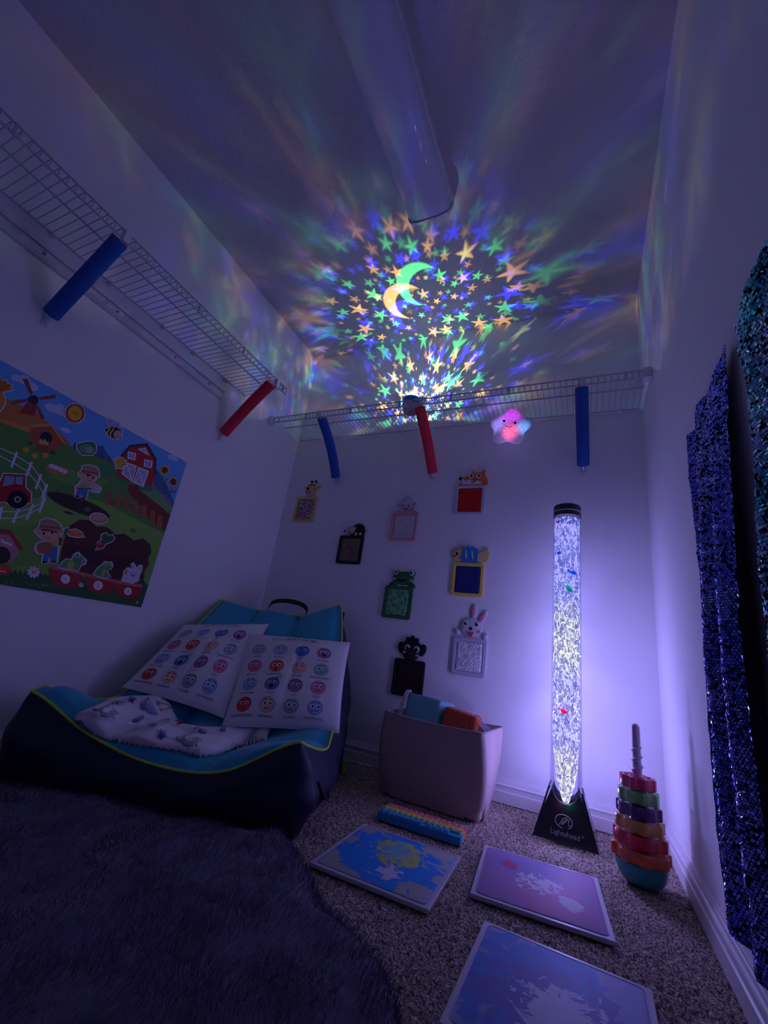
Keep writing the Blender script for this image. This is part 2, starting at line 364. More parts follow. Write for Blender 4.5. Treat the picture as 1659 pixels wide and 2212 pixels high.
def projector_light():
    li = D.lights.new('projector_beam', 'POINT'); li.energy = PROJ_POWER; li.shadow_soft_size = .002; li.use_nodes = True
    nt = li.node_tree; N = nt.nodes; K = nt.links; N.clear()
    def sk(x, s):
        if isinstance(x, bpy.types.NodeSocket): K.new(x, s)
        else: s.default_value = x
    def m(op, a, b=0.0, c=0.0, clamp=False):
        n = N.new('ShaderNodeMath'); n.operation = op; n.use_clamp = clamp
        sk(a, n.inputs[0]); sk(b, n.inputs[1]); sk(c, n.inputs[2]); return n.outputs[0]
    geo = N.new('ShaderNodeNewGeometry'); sp = N.new('ShaderNodeSeparateXYZ'); K.new(geo.outputs['Incoming'], sp.inputs[0])
    x, y, z = sp.outputs
    rho = m('SQRT', m('MAXIMUM', m('SUBTRACT', 2.0, m('MULTIPLY', z, 2.0)), 1e-6))      # 2 sin(theta/2)
    hyp = m('SQRT', m('ADD', m('ADD', m('MULTIPLY', x, x), m('MULTIPLY', y, y)), 1e-9))
    u0 = m('DIVIDE', m('MULTIPLY', x, rho), hyp); v0 = m('DIVIDE', m('MULTIPLY', y, rho), hyp)
    def mr(v, a, b, c, d):
        n = N.new('ShaderNodeMapRange'); n.interpolation_type = 'SMOOTHSTEP'
        sk(v, n.inputs[0]); sk(a, n.inputs[1]); sk(b, n.inputs[2]); sk(c, n.inputs[3]); sk(d, n.inputs[4]); return n.outputs[0]
    far = mr(m('SUBTRACT', rho, m('MULTIPLY', y, .75)),   .70, 1.3, 0.0, 1.0)       # out of focus away from the near wall
    def layer(u, v, scale, rad, rnd, seed, blur):
        cb = N.new('ShaderNodeCombineXYZ'); sk(m('MULTIPLY', u, scale), cb.inputs[0]); sk(m('MULTIPLY', v, scale), cb.inputs[1]); cb.inputs[2].default_value = 0
        ad = N.new('ShaderNodeVectorMath'); ad.operation = 'ADD'; K.new(cb.outputs[0], ad.inputs[0]); ad.inputs[1].default_value = (seed, seed * 1.7, 0)
        vo = N.new('ShaderNodeTexVoronoi'); vo.voronoi_dimensions = '2D'; vo.inputs['Scale'].default_value = 1; vo.inputs['Randomness'].default_value = rnd
        K.new(ad.outputs[0], vo.inputs['Vector'])
        sb_ = N.new('ShaderNodeVectorMath'); sb_.operation = 'SUBTRACT'; K.new(ad.outputs[0], sb_.inputs[0]); K.new(vo.outputs['Position'], sb_.inputs[1])
        s2 = N.new('ShaderNodeSeparateXYZ'); K.new(sb_.outputs[0], s2.inputs[0])
        cs = N.new('ShaderNodeSeparateColor'); K.new(vo.outputs['Color'], cs.inputs[0])
        ang = m('ADD', m('ARCTAN2', s2.outputs[1], s2.outputs[0]), m('MULTIPLY', cs.outputs[0], 6.28))
        # star radius as a function of the angle
        ph = m('ABSOLUTE', m('SUBTRACT', m('FRACT', m('DIVIDE', m('ADD', ang, 12.566), 2 * PI / 5)), .5))   # 0 mid .. .5 tip
        k = m('MULTIPLY', ph, 2.0)
        rr = m('MULTIPLY', rad, m('ADD', .42, m('MULTIPLY', m('POWER', k, 2.2), .72)))
        rr = m('MULTIPLY', rr, m('ADD', .55, m('MULTIPLY', m('POWER', cs.outputs[1], 2.0), .75)))
        d = vo.outputs['Distance']
        ed = m('MULTIPLY', m('ADD', .10, m('MULTIPLY', blur, 1.0)), rad)
        return mr(d, m('SUBTRACT', rr, ed), m('ADD', rr, ed), 1.0, 0.0)
    inner = mr(rho, .72, .9, 1.0, 0.0)
    outs = []
    for (ou, ov, seed) in ((.11, -.15, 0), (-.08, -.02, 0), (-.10, .15, 0)):
        u = m('SUBTRACT', u0, ou); v = m('SUBTRACT', v0, ov)
        A = layer(u, v, 4.3, .27, .85, 3.3, m('MULTIPLY', far, .35))
        B = layer(u, v, 3.0, .30, .9, 9.1, m('MULTIPLY', far, 1.1))
        E2 = layer(u, v, 6.4, .19, 1.0, 17.7, m('MULTIPLY', far, 1.0))
        # crescent
        mu, mv = -.03, -.20
        d1 = m('SQRT', m('ADD', m('POWER', m('SUBTRACT', u, mu), 2.0), m('POWER', m('SUBTRACT', v, mv), 2.0)))
        d2 = m('SQRT', m('ADD', m('POWER', m('SUBTRACT', u, mu + .075), 2.0), m('POWER', m('SUBTRACT', v, mv + .050), 2.0)))
        moon = m('MULTIPLY', mr(d1, .198, .215, 1.0, 0.0), mr(d2, .182, .196, 0.0, 1.0))
        keep = mr(d1, .10, .25, .1, 1.0)
        s_ = m('ADD', m('MULTIPLY', m('MULTIPLY', A, inner), keep), m('MULTIPLY', m('SUBTRACT', 1.0, inner), m('MULTIPLY', m('MAXIMUM', B, m('MULTIPLY', E2, .9)), m('SUBTRACT', 1.0, m('MULTIPLY', far, .66)))))
        s_ = m('MAXIMUM', s_, m('MULTIPLY', E2, m('MULTIPLY', inner, .6)))
        s_ = m('MAXIMUM', m('MULTIPLY', s_, 1.0), m('MULTIPLY', moon, 1.1))
        outs.append(m('ADD', s_, PROJ_LEAK))
    cut = mr(z, -.62, -.40, 0.0, 1.0)
    fall = m('MULTIPLY', cut, m('ADD', 0.30, m('MULTIPLY', m('POWER', m('MAXIMUM', z, 0.0), 1.2), .70)))
    fall = m('MULTIPLY', fall, mr(y, .35, .95, 1.0, .42))      # near wall: the lens there is dimmer
    acc = None
    for o, c in zip(outs, ((.10, .90, .26), (1.0, .52, .12), (.04, .04, 1.9))):
        vm = N.new('ShaderNodeVectorMath'); vm.operation = 'SCALE'; vm.inputs[0].default_value = c; K.new(o, vm.inputs['Scale'])
        if acc is None: acc = vm.outputs[0]
        else:
            ad = N.new('ShaderNodeVectorMath'); ad.operation = 'ADD'; K.new(acc, ad.inputs[0]); K.new(vm.outputs[0], ad.inputs[1]); acc = ad.outputs[0]
    em = N.new('ShaderNodeEmission'); K.new(acc, em.inputs[0]); K.new(fall, em.inputs[1])
    ou = N.new('ShaderNodeOutputLight'); K.new(em.outputs[0], ou.inputs[0])
    o = D.objects.new('projector_beam', li); COL.objects.link(o); o.location = PROJ + Vector((0, 0, .10)); return o
projector_light()

# ---------------------------------------------------------------- bubble lamp
m_black = mat('black_gloss_plastic', (.012, .012, .016), .22, coat=.3)
def tube_glass():
    m = D.materials.new('clear_acrylic'); m.use_nodes = True; nt = m.node_tree; nt.nodes.clear()
    o = nt.nodes.new('ShaderNodeOutputMaterial'); mx = nt.nodes.new('ShaderNodeMixShader'); lw = nt.nodes.new('ShaderNodeLayerWeight'); lw.inputs[0].default_value = .25
    tr = nt.nodes.new('ShaderNodeBsdfTransparent'); gl = nt.nodes.new('ShaderNodeBsdfGlossy'); gl.inputs['Roughness'].default_value = .05
    tr.inputs[0].default_value = (.92, .93, 1, 1)
    mm = nt.nodes.new('ShaderNodeMath'); mm.operation = 'MULTIPLY'; mm.inputs[1].default_value = .5
    nt.links.new(lw.outputs['Fresnel'], mm.inputs[0]); nt.links.new(mm.outputs[0], mx.inputs[0])
    nt.links.new(tr.outputs[0], mx.inputs[1]); nt.links.new(gl.outputs[0], mx.inputs[2]); nt.links.new(mx.outputs[0], o.inputs[0]); return m
def water_mat(name, scale, lo, hi, alpha_bg):
    """lit bubbly water: blue glow with white / warm bubbles (the lamp's glowing column)"""
    m = D.materials.new(name); m.use_nodes = True; nt = m.node_tree; nt.nodes.clear(); N = nt.nodes; K = nt.links
    o = N.new('ShaderNodeOutputMaterial'); tc = N.new('ShaderNodeTexCoord'); mp = N.new('ShaderNodeMapping'); K.new(tc.outputs['Object'], mp.inputs[0])
    mp.inputs['Scale'].default_value = (1, 1, .55)
    ns = N.new('ShaderNodeTexNoise'); ns.inputs['Scale'].default_value = scale; ns.inputs['Detail'].default_value = 2.5; ns.inputs['Distortion'].default_value = 1.2
    K.new(mp.outputs[0], ns.inputs['Vector'])
    cr = N.new('ShaderNodeValToRGB'); e = cr.color_ramp.elements
    e[0].position = lo; e[0].color = (0, 0, 0, 1); e[1].position = hi; e[1].color = (1, 1, 1, 1); K.new(ns.outputs['Fac'], cr.inputs[0])
    sp = N.new('ShaderNodeSeparateXYZ'); K.new(tc.outputs['Object'], sp.inputs[0])
    zr = N.new('ShaderNodeValToRGB'); ee = zr.color_ramp.elements
    ee[0].position = .12; ee[0].color = (1.0, .95, .85, 1); ee[1].position = 1.0; ee[1].color = (.40, .40, 1.0, 1)
    for p, c in ((.22, (.9, .85, .6)), (.30, (.62, .60, 1.0)), (.5, (.62, .62, 1.0)), (.58, (.85, .85, .66)), (.72, (.80, .84, .66)), (.80, (.45, .47, 1.0))):
        q = ee.new(p); q.color = (*c, 1)
    K.new(sp.outputs[2], zr.inputs[0])
    mx = N.new('ShaderNodeMix'); mx.data_type = 'RGBA'; K.new(cr.outputs[0], mx.inputs[0]); mx.inputs[6].default_value = (.07, .08, .42, 1); K.new(zr.outputs[0], mx.inputs[7])
    em = N.new('ShaderNodeEmission'); K.new(mx.outputs[2], em.inputs[0]); em.inputs[1].default_value = .70
    tr = N.new('ShaderNodeBsdfTransparent'); ms = N.new('ShaderNodeMixShader')
    al = N.new('ShaderNodeMapRange'); K.new(cr.outputs[0], al.inputs[0]); al.inputs[3].default_value = alpha_bg; al.inputs[4].default_value = .85
    K.new(al.outputs[0], ms.inputs[0]); K.new(tr.outputs[0], ms.inputs[1]); K.new(em.outputs[0], ms.inputs[2]); K.new(ms.outputs[0], o.inputs[0]); m.cycles.emission_sampling = 'NONE'; return m
t = thing('bubble_lamp', 'tall clear bubble tube lamp with black pyramid base glowing violet before the back wall', 'lamp', LAMP)
TR = .0525
# pyramid base: four leaning panels, front and back with a curved notch at the top
mb = MB()
B0, B1, ZT = .100, .040, .150       # half width at floor / at peak, height
def panel(ang, dep0, dep1, notch, half0=B0, half1=B1):
    R = Matrix.Rotation(ang, 3, 'Z'); P = []
    for x, z in [(-half0, 0), (half0, 0), (half1, ZT)] + ([(half1 * math.cos(a), ZT - notch * math.sin(a)) for a in [PI * k / 12 for k in range(1, 12)]] if notch else []) + [(-half1, ZT)]:
        P.append((x, z))
    n = len(P); out = []
    for off in (0, .006):
        for x, z in P:
            tt = z / ZT; y = -lerp(dep0, dep1, tt) + off; out.append(R @ Vector((x, y, z)))
    mb.add(out, [tuple(range(n)), tuple(range(2 * n - 1, n - 1, -1))] + [(i, n + i, n + (i + 1) % n, (i + 1) % n) for i in range(n)])
panel(0, .080, .057, .040); panel(PI, .080, .057, .040)
for a, in ((PI / 2,), (-PI / 2,)): panel(a, .100, .0545, 0.02, .080, .045)
mb.build('base', m_black, t)
mb = MB(); mb.lathe([(.056, .0), (.056, .095), (.050, .099)], 36); mb.build('socket', mat('chrome_ring', (.5, .45, .6), .2, metal=1), t, smooth='auto')
mb = MB(); mb.lathe([(TR, .098), (TR, 1.160)], 40, cap=False); mb.build('tube', tube_glass(), t, smooth=True)
mb = MB(); mb.lathe([(.010, .102), (.026, .15), (.036, .20), (.045, .28), (.048, .40), (.0495, 1.14)], 32, cap=False); mb.build('bubble_column', water_mat('bubbling_water', 95, .47, .56, .60), t, smooth=True)
mb = MB(); mb.lathe([(.008, .104), (.018, .15), (.026, .22), (.030, .5), (.030, 1.13)], 24, cap=False); mb.build('inner_bubble_column', water_mat('inner_bubbling_water', 85, .50, .60, .12), t, smooth=True)
mb = MB(); mb.lathe([(TR + .002, 1.150), (TR + .002, 1.168)], 36); mb.lathe([(TR + .002, 1.172), (TR + .002, 1.195), (TR - .002, 1.199)], 36); mb.build('cap', m_black, t, smooth='auto')
mb = MB(); mb.lathe([(TR + .0022, 1.167), (TR + .0022, 1.173)], 36); mb.build('cap_ring', mat('silver_band', (.55, .5, .75), .25, metal=.6), t, smooth='auto')
mb = MB()
for k in range(260):
    z = random.uniform(.16, 1.13); rr = random.uniform(.036, .049) * min(1, .45 + z * 1.6); a = random.uniform(0, 2 * PI); s = random.uniform(.0012, .0032)
    mb.ball((rr * math.cos(a), rr * math.sin(a), z), s, n=6, m=4, sc=(1, 1, random.uniform(.8, 1.6)))
tag(mb.build('bubble', mat('air_bubble', (.8, .8, .9), .1, emis=((.8, .82, 1.0), .35), trans=.45), t, smooth=True), kind='stuff')  # bubbles are no source: emission stands in for LED light they catch
# writing on the base front
mlogo = mat('silver_print', (.45, .42, .55), .4)
fa = math.atan2(.080 - .057, ZT)
mb = MB(); mb.M = Matrix.Translation((0, -.0812, 0)) @ Matrix.Rotation(PI / 2 - fa, 4, 'X')
def add_text(mb, s, x, y, h, col=(1, 1, 1), z=0.0, sx=1.0, rot=0):
    vs, fs = text_mesh(s); c_, s_ = math.cos(rot), math.sin(rot)
    mb.add([(x + (a * sx * c_ - b * s_) * h, y + (a * sx * s_ + b * c_) * h, z) for a, b in vs], fs, col)
add_text(mb, 'Lightahead', 0.0, .022, .021)
add_text(mb, '®', .054, .031, .009)
ring = [(-.004 + .026 * math.cos(a), .062 + .019 * math.sin(a)) for a in [-1.0 + 5.6 * k / 40 for k in range(41)]]
for i in range(40): mb.add([(p[0], p[1], 0) for p in line2([ring[i], ring[i + 1]], .0028)], [(0, 1, 2, 3)])
sw = [(-.018, .050), (-.012, .060), (-.004, .071), (.006, .074), (.004, .066), (-.004, .056), (-.012, .052), (-.006, .060), (.004, .068), (.012, .070), (.010, .060), (.012, .054), (.020, .055)]
for i in range(len(sw) - 1): mb.add([(p[0], p[1], 0) for p in line2([sw[i], sw[i + 1]], .0024)], [(0, 1, 2, 3)])
tag(mb.build('logo', mlogo, t), label='silver at-sign logo and maker name')
for i, (z, p) in enumerate(LAMP_POWER):
    li = D.lights.new('lamp_led', 'POINT'); li.energy = p * LAMP_SCALE; li.color = LAMP_COL; li.shadow_soft_size = .02
    o = D.objects.new('lamp_led', li); COL.objects.link(o); o.location = LAMP + Vector((0, -.018, z))
# tiny coloured point lights added for a rainbow glow on the base front
for c, dx in (((1, .1, .3), -.012), ((.1, .3, 1), .0), ((.1, 1, .3), .012)):
    li = D.lights.new('rim_glow', 'POINT'); li.energy = .012; li.color = c; li.shadow_soft_size = .001
    o = D.objects.new('rim_glow', li); COL.objects.link(o); o.location = LAMP + Vector((dx, -.078, .116))

# plastic fish floating in the tube
def fish(label, a, z, r, col, s=1.0, rot=0):
    mb = MB(); mb.M = Matrix.Translation(LAMP + Vector((r * math.cos(a), r * math.sin(a), z))) @ Matrix.Rotation(a + PI / 2, 4, 'Z') @ Matrix.Rotation(rot, 4, 'Y') @ Matrix.Scale(s, 4)
    c2 = tuple(min(1, c * 1.5 + .1) for c in col)
    mb.ball((0, 0, 0), .0085, col, sc=(1.15, .42, .75)); mb.ball((.002, -.0028, -.002), .005, c2, sc=(1, .4, .5))
    mb.M = mb.M @ Matrix.Rotation(PI / 2, 4, 'X')
    mb.prism([(-.008, 0), (-.016, .006), (-.0145, 0), (-.016, -.006)], -.001, .001, col); mb.prism([(-.003, .005), (0, .0095), (.004, .005)], -.0007, .0007, col)
    mb.ball((.0062, .0018, .003), .0012, (.01, .01, .01), n=6, m=4)
    return tag(mb.build('toy_fish', M_fish, smooth=True), label, 'fish', 'plastic fish in the bubble lamp')
M_fish = mat('fish_plastic', rough=.3, vcol=True, coat=.3)
def fishmat():
    nt = M_fish.node_tree; N = nt.nodes; a = [n for n in N if n.type == 'ATTRIBUTE'][0]; tl = N.new('ShaderNodeBsdfTranslucent'); nt.links.new(a.outputs['Color'], tl.inputs[0])
    mx = N.new('ShaderNodeMixShader'); mx.inputs[0].default_value = .7; nt.links.new(N['Principled BSDF'].outputs[0], mx.inputs[1]); nt.links.new(tl.outputs[0], mx.inputs[2]); nt.links.new(mx.outputs[0], N['Material Output'].inputs[0])
fishmat()
F0 = -PI / 2
fish('white and pink plastic fish highest in the bubble lamp', F0 - .75, 1.120, .0455, (.95, .10, .45), 1.3, .3)
fish('pink and orange plastic fish second from the top of the bubble lamp', F0 - .1, 1.055, .0455, (.95, .18, .20), 1.1, 2.6)
fish('blue plastic fish at the left side of the bubble lamp', F0 - .65, .985, .0455, (.05, .28, .75), 1.3, 0)
fish('larger blue plastic fish at the right side of the bubble lamp', F0 + .55, .905, .0455, (.06, .35, .80), 1.5, .2)
fish('green plastic fish in the middle of the bubble lamp', F0 + .2, .840, .0455, (.10, .70, .40), 1.8, 1.2)
fish('pale yellow plastic fish below the green one', F0 + .3, .770, .0455, (.85, .80, .45), 1.3, 1.5)
fish('flat pale green plastic fish at the left edge of the bubble lamp', F0 - .8, .785, .0455, (.65, .85, .50), 1.3, .1)
fish('small yellow plastic fish just above the lowest red fish', F0 - .1, .445, .0455, (.80, .85, .15), .9, 1.5)
fish('red and white plastic fish lowest in the bubble lamp', F0 - .15, .395, .0455, (.90, .08, .15), 1.3, .4)

# ---------------------------------------------------------------- glowing plush star
def plush():
    m = D.materials.new('glowing_fur'); m.use_nodes = True; nt = m.node_tree; N = nt.nodes; K = nt.links; b = N['Principled BSDF']
    b.inputs['Base Color'].default_value = (.7, .6, .75, 1); b.inputs['Roughness'].default_value = .9; b.inputs['Sheen Weight'].default_value = .5
    tc = N.new('ShaderNodeTexCoord'); acc = None
    def glow(c, r, col, k):
        nonlocal acc
        vm = N.new('ShaderNodeVectorMath'); vm.operation = 'DISTANCE'; K.new(tc.outputs['Object'], vm.inputs[0]); vm.inputs[1].default_value = c
        mr = N.new('ShaderNodeMapRange'); mr.interpolation_type = 'SMOOTHERSTEP'; K.new(vm.outputs['Value'], mr.inputs[0]); mr.inputs[1].default_value = 0; mr.inputs[2].default_value = r; mr.inputs[3].default_value = k; mr.inputs[4].default_value = 0
        sc = N.new('ShaderNodeVectorMath'); sc.operation = 'SCALE'; sc.inputs[0].default_value = col; K.new(mr.outputs[0], sc.inputs['Scale'])
        if acc is None: acc = sc.outputs[0]
        else:
            ad = N.new('ShaderNodeVectorMath'); ad.operation = 'ADD'; K.new(acc, ad.inputs[0]); K.new(sc.outputs[0], ad.inputs[1]); acc = ad.outputs[0]
    glow((.012, -.038, .02), .062, (1.0, .06, .12), 1.0); glow((.0, .05, .03), .09, (.62, .05, .85), .55); glow((-.055, -.0, .02), .07, (.28, .22, .85), .5)
    glow((.07, -.01, .02), .06, (.12, .35, .85), .55); glow((0, -.05, 0), .13, (.20, .15, .5), .3)
    ns = N.new('ShaderNodeTexNoise'); ns.inputs['Scale'].default_value = 120; ns.inputs['Detail'].default_value = 3; K.new(tc.outputs['Object'], ns.inputs['Vector'])
    mr = N.new('ShaderNodeMapRange'); K.new(ns.outputs['Fac'], mr.inputs[0]); mr.inputs[1].default_value = .3; mr.inputs[2].default_value = .7; mr.inputs[3].default_value = .55; mr.inputs[4].default_value = 1.25
    K.new(acc, b.inputs['Emission Color']); K.new(mr.outputs[0], b.inputs['Emission Strength'])
    t = thing('plush_star', 'glowing pink and violet furry plush star with a smiling face below the back shelf', 'plush toy', (1.415, -.105, 1.668), BACK @ Matrix.Rotation(-.12, 3, 'Z'))
    mb = MB()
    def R(a):
        k = abs(((a / (2 * PI / 5)) % 1) - .5) * 2
        return .078 + .030 * sstep(0, 1, k)
    def P(u, v, back=1):
        a = 2 * PI * u + PI / 2 - PI / 5 * 0; r = R(a - PI / 2 + PI / 5 * 0 ) * math.sin(v * PI / 2)
        th = .036 * math.cos(v * PI / 2) ** .8 if v < 1 else 0
        n = noise.noise(Vector((r * math.cos(a) * 60, r * math.sin(a) * 60, back * 3))) * .004
        return Vector((r * math.cos(a), r * math.sin(a), back * (th + (n if v < 1 else 0))))
    n, mm = 80, 16
    for bk in (1, -1):
        mb.grid(lambda u, v: P(u, max(v, .001), bk), n, mm, closeu=True)
    body = mb.build('body', m, t, smooth=True)
    # fur strands
    mb = MB()
    for k in range(5200):
        u, v = random.random(), math.sqrt(random.random()) * .999; p = P(u, v); a = 2 * PI * u + PI / 2
        nrm = Vector((math.cos(a) * math.sin(v * PI / 2), math.sin(a) * math.sin(v * PI / 2), math.cos(v * PI / 2) * .6 + .1)).normalized()
        d = (nrm + Vector((random.uniform(-.6, .6), random.uniform(-.9, .3), random.uniform(-.3, .3)))).normalized() * random.uniform(.004, .009)
        s = Vector((random.uniform(-1, 1), random.uniform(-1, 1), 0)).normalized() * .0005
        if abs(p.x - .002) < .042 and -.030 < p.y < .024 : d *= .2
        mb.add([p - s, p + s, p + d], [(0, 1, 2)])
    tag(mb.build('fur', m, t), kind='stuff')
    mk = mat('embroidery_black', (.01, .01, .015), .4)
    for x, y in ((-.026, .014), (.030, .004)):
        mb = MB(); mb.ball((x, y, .040), .0068, n=12, m=8); mb.build('eye', mk, t, smooth=True)
    mb = MB(); mb.tube([(x, -.012 - .010 * math.cos((x - .004) / .02 * PI / 2) + (-.05) * (x - .004), .0445) for x in [.004 - .018 + .036 * k / 12 for k in range(13)]], .0017, 6); mb.build('mouth', mk, t, smooth=True)
    mb = MB(); mb.tube([(0, .09, -.002), (.012, .094, .0), (.010, .098, -.004)], .0009, 5); mb.build('hanging_loop', m_white_metal, t)
plush()

# ---------------------------------------------------------------- animal texture frames on the back wall
def frame_panel(kind, label, cx, cz, border, inner, m_in, tilt=0, fuzz=0.0, bcol2=None):
    t = thing(kind, label, 'sensory wall panel', (cx, -.0006, cz), BACK @ Matrix.Rotation(tilt, 3, 'Z'), 'animal texture panels on the back wall')
    w, h = .158, .167
    mb = MB(); o = rrect(0, 0, w, h, .012); i = rrect(0, 0, w - .034, h - .034, .008); n = len(o)
    o2 = rrect(0, 0, w - .004, h - .004, .011); i2 = rrect(0, 0, w - .030, h - .030, .009)
    rings = [(o, 0), (o, .006), (o2, .0082), (i2, .0082), (i, .006), (i, .003)]
    vs = [(p[0], p[1], z) for R_, z in rings for p in R_]
    mb.add(vs, [(k * n + a, k * n + (a + 1) % n, (k + 1) * n + (a + 1) % n, (k + 1) * n + a) for k in range(5) for a in range(n)] + [tuple(range(5 * n, 6 * n))])
    mb.build('border', mat('felt_%s' % kind, border, .85, bump=(250, .2, .001)), t, smooth='auto')
    mb = MB()
    st = rrect(0, 0, w - .020, h - .020, .010, 8); mb.tube([(p[0], p[1], .0082) for p in st], .0007, 5, closed=True); mb.build('stitching', mat('thread_%s' % kind, bcol2 or tuple(min(1, c * 1.3 + .03) for c in border), .8), t)
    mb = MB(); G = 44; iw, ih = w - .036, h - .036
    def P(u, v):
        x, y = (u - .5) * iw, (v - .5) * ih
        # rounded corners
        e = min(u, 1 - u, v, 1 - v); z = .0045 + .004 * min(1, e / .06)
        if fuzz == 'dimple': z += .0030 * math.cos(u * PI * 14) * math.cos(v * PI * 14 + (PI if 0 else 0))
        elif fuzz: z += fuzz * noise.noise(Vector((x * 260 + cx * 50, y * 260, 0))) + fuzz * .6 * noise.noise(Vector((x * 700, y * 700, cx * 9)))
        return (x, y, z)
    mb.grid(P, G, G); mb.build('texture_patch', m_in, t, smooth=True)
    return t
U = .00105
def head(t, pieces, m=None):
    """pieces: (x, y, rx, ry, rot, z, h, colour, part) in units of U relative to the frame's top centre"""
    groups = {}
    for p in pieces: groups.setdefault(p[8], []).append(p)
    hd = None
    for part in ['head'] + [g for g in groups if g != 'head']:
        L = groups.get(part, [])
        single = part in ('eye', 'ear', 'horn', 'paw', 'cheek', 'muzzle', 'quills', 'tail', 'stripe')
        sets = [[p] for p in L] if part in ('ear', 'horn', 'paw', 'cheek', 'eye', 'stripe') else [L]
        if part == 'eye': sets = [L[i:i + 3] for i in range(0, len(L), 3)]
        for S in sets:
            mb = MB()
            for x, y, rx, ry, rot, z, h, col, _ in S:
                X, Y = x * U, .0835 + y * U
                if isinstance(rx, (list,)):
                    mb.prism([(X + a * U, Y + b * U) for a, b in rx], z, z + h, col)
                else: mb.dome(X, Y, rx * U, ry * U, z, h, col, rot)
            o = mb.build(part, M_felt, hd if (hd and part not in ('head',)) else t, smooth='auto')
            if part == 'head': hd = o
def eye(x, y, r, look=(0, 0), white=(.8, .8, .8)):
    return [(x, y, r, r, 0, .010, .0018, white, 'eye'), (x + look[0], y + look[1], r * .62, r * .62, 0, .0116, .0012, (.01, .01, .01), 'eye'), (x + look[0] + r * .25, y + look[1] + r * .25, r * .2, r * .2, 0, .0127, .0006, (.9, .9, .9), 'eye')]
def spots(base, spot, scale, thr, soft=.02, rough=.9, bump=None, kind='voronoi'):
    m = mat('patch_%s_%d' % (kind, len(MATS)), base, rough, bump=bump); nt = m.node_tree; b = nt.nodes['Principled BSDF']
    tc = nt.nodes.new('ShaderNodeTexCoord')
    if kind == 'voronoi': n = nt.nodes.new('ShaderNodeTexVoronoi'); out = n.outputs['Distance']
    else: n = nt.nodes.new('ShaderNodeTexNoise'); out = n.outputs['Fac']
    n.inputs['Scale'].default_value = scale; nt.links.new(tc.outputs['Object'], n.inputs['Vector'])
    r = nt.nodes.new('ShaderNodeValToRGB'); r.color_ramp.elements[0].position = thr; r.color_ramp.elements[0].color = (*spot, 1); r.color_ramp.elements[1].position = thr + soft; r.color_ramp.elements[1].color = (*base, 1)
    nt.links.new(out, r.inputs[0]); nt.links.new(r.outputs[0], b.inputs['Base Color']); return m
YEL = (.78, .55, .16); BK = (.012, .010, .010); PK = (.85, .30, .38)
t = frame_panel('giraffe_texture_panel', 'yellow giraffe texture panel with leopard spot fabric, nearest the left corner', .175, 1.274, YEL, None, spots((.62, .42, .40), (.13, .03, .05), 105, .42, .05), fuzz=.0008)
head(t, [(16, 42, 42, 42, 0, .001, .010, YEL, 'head'), (14, 30, 26, 22, 0, .008, .004, (.75, .45, .38), 'head'), (5, 34, 3, 5, 0, .012, .001, (.3, .05, .2), 'head'), (16, 34, 3, 5, 0, .012, .001, (.3, .05, .2), 'head'), (10, 22, 10, 3, 0, .0115, .001, (.3, .05, .2), 'head'),
         (-2, 72, 8, 4, .5, .009, .001, BK, 'head'), (14, 78, 9, 4, 0, .009, .001, BK, 'head'), (32, 72, 7, 4, -.5, .009, .001, BK, 'head'), (-18, 30, 3, 6, 0, .008, .001, BK, 'head'), (44, 46, 8, 3, .5, .010, .001, BK, 'head'),
         (-22, 62, 16, 8, 0.2, .001, .006, YEL, 'ear'), (66, 64, 22, 9, .25, .001, .006, YEL, 'ear'), (8, 84, 5, 16, 0, .001, .005, YEL, 'horn'), (8, 98, 9, 9, 0, .002, .008, BK, 'horn'), (38, 84, 5, 16, 0, .001, .005, YEL, 'horn'), (38, 98, 9, 9, 0, .002, .008, BK, 'horn'),
         (-6, 50, 9, 11, 0, .010, .0015, BK, 'eye')])
t = frame_panel('hedgehog_texture_panel', 'black hedgehog texture panel with brown curly patch', .544, 1.025, (.010, .009, .012), None, mat('brown_curl', (.13, .08, .06), .95, noise_col=(170, (.36, .24, .18), .4, .6), bump=(240, .9, .003)), fuzz=.0022, bcol2=(.02, .02, .025))
quill = [(22 + (48 if i % 2 else 38) * math.cos(PI * i / 17), (50 if i % 2 else 42) * math.sin(PI * i / 17) + 22) for i in range(18)] + [(-20, 0), (66, 0)]
quill = [(22 + (50 if i % 2 else 40) * math.cos(PI * i / 17), (54 if i % 2 else 44) * math.sin(PI * i / 17) + 18) for i in range(18)] + [(-22, 0), (64, 0)]
head(t, [(-10, 30, 30, 26, 0, .004, .010, (.72, .47, .36), 'head'), (-32, 24, 22, 10, .1, .004, .008, (.72, .47, .36), 'head'), (-50, 26, 6, 6, 0, .009, .003, BK, 'head'), (-14, 16, 8, 2.5, .3, .0135, .001, BK, 'head'), (12, 40, 6, 8, 0, .010, .004, (.78, .50, .38), 'ear'),
         (10, 0, quill, None, 0, .001, .008, BK, 'quills'), (24, 8, 9, 9, 0, .008, .005, (.72, .50, .38), 'paw'), (50, 8, 9, 9, 0, .008, .005, (.72, .50, .38), 'paw')] + eye(-22, 36, 8, (-1, 0)) + eye(0, 36, 8, (-1, 0)))
t = frame_panel('sheep_texture_panel', 'pink sheep texture panel with white fleece patch', .858, 1.167, (.75, .34, .36), None, mat('cream_fleece', (.62, .55, .56), .95, noise_col=(150, (.85, .80, .80), .35, .6), bump=(200, .9, .004)), fuzz=.0025)
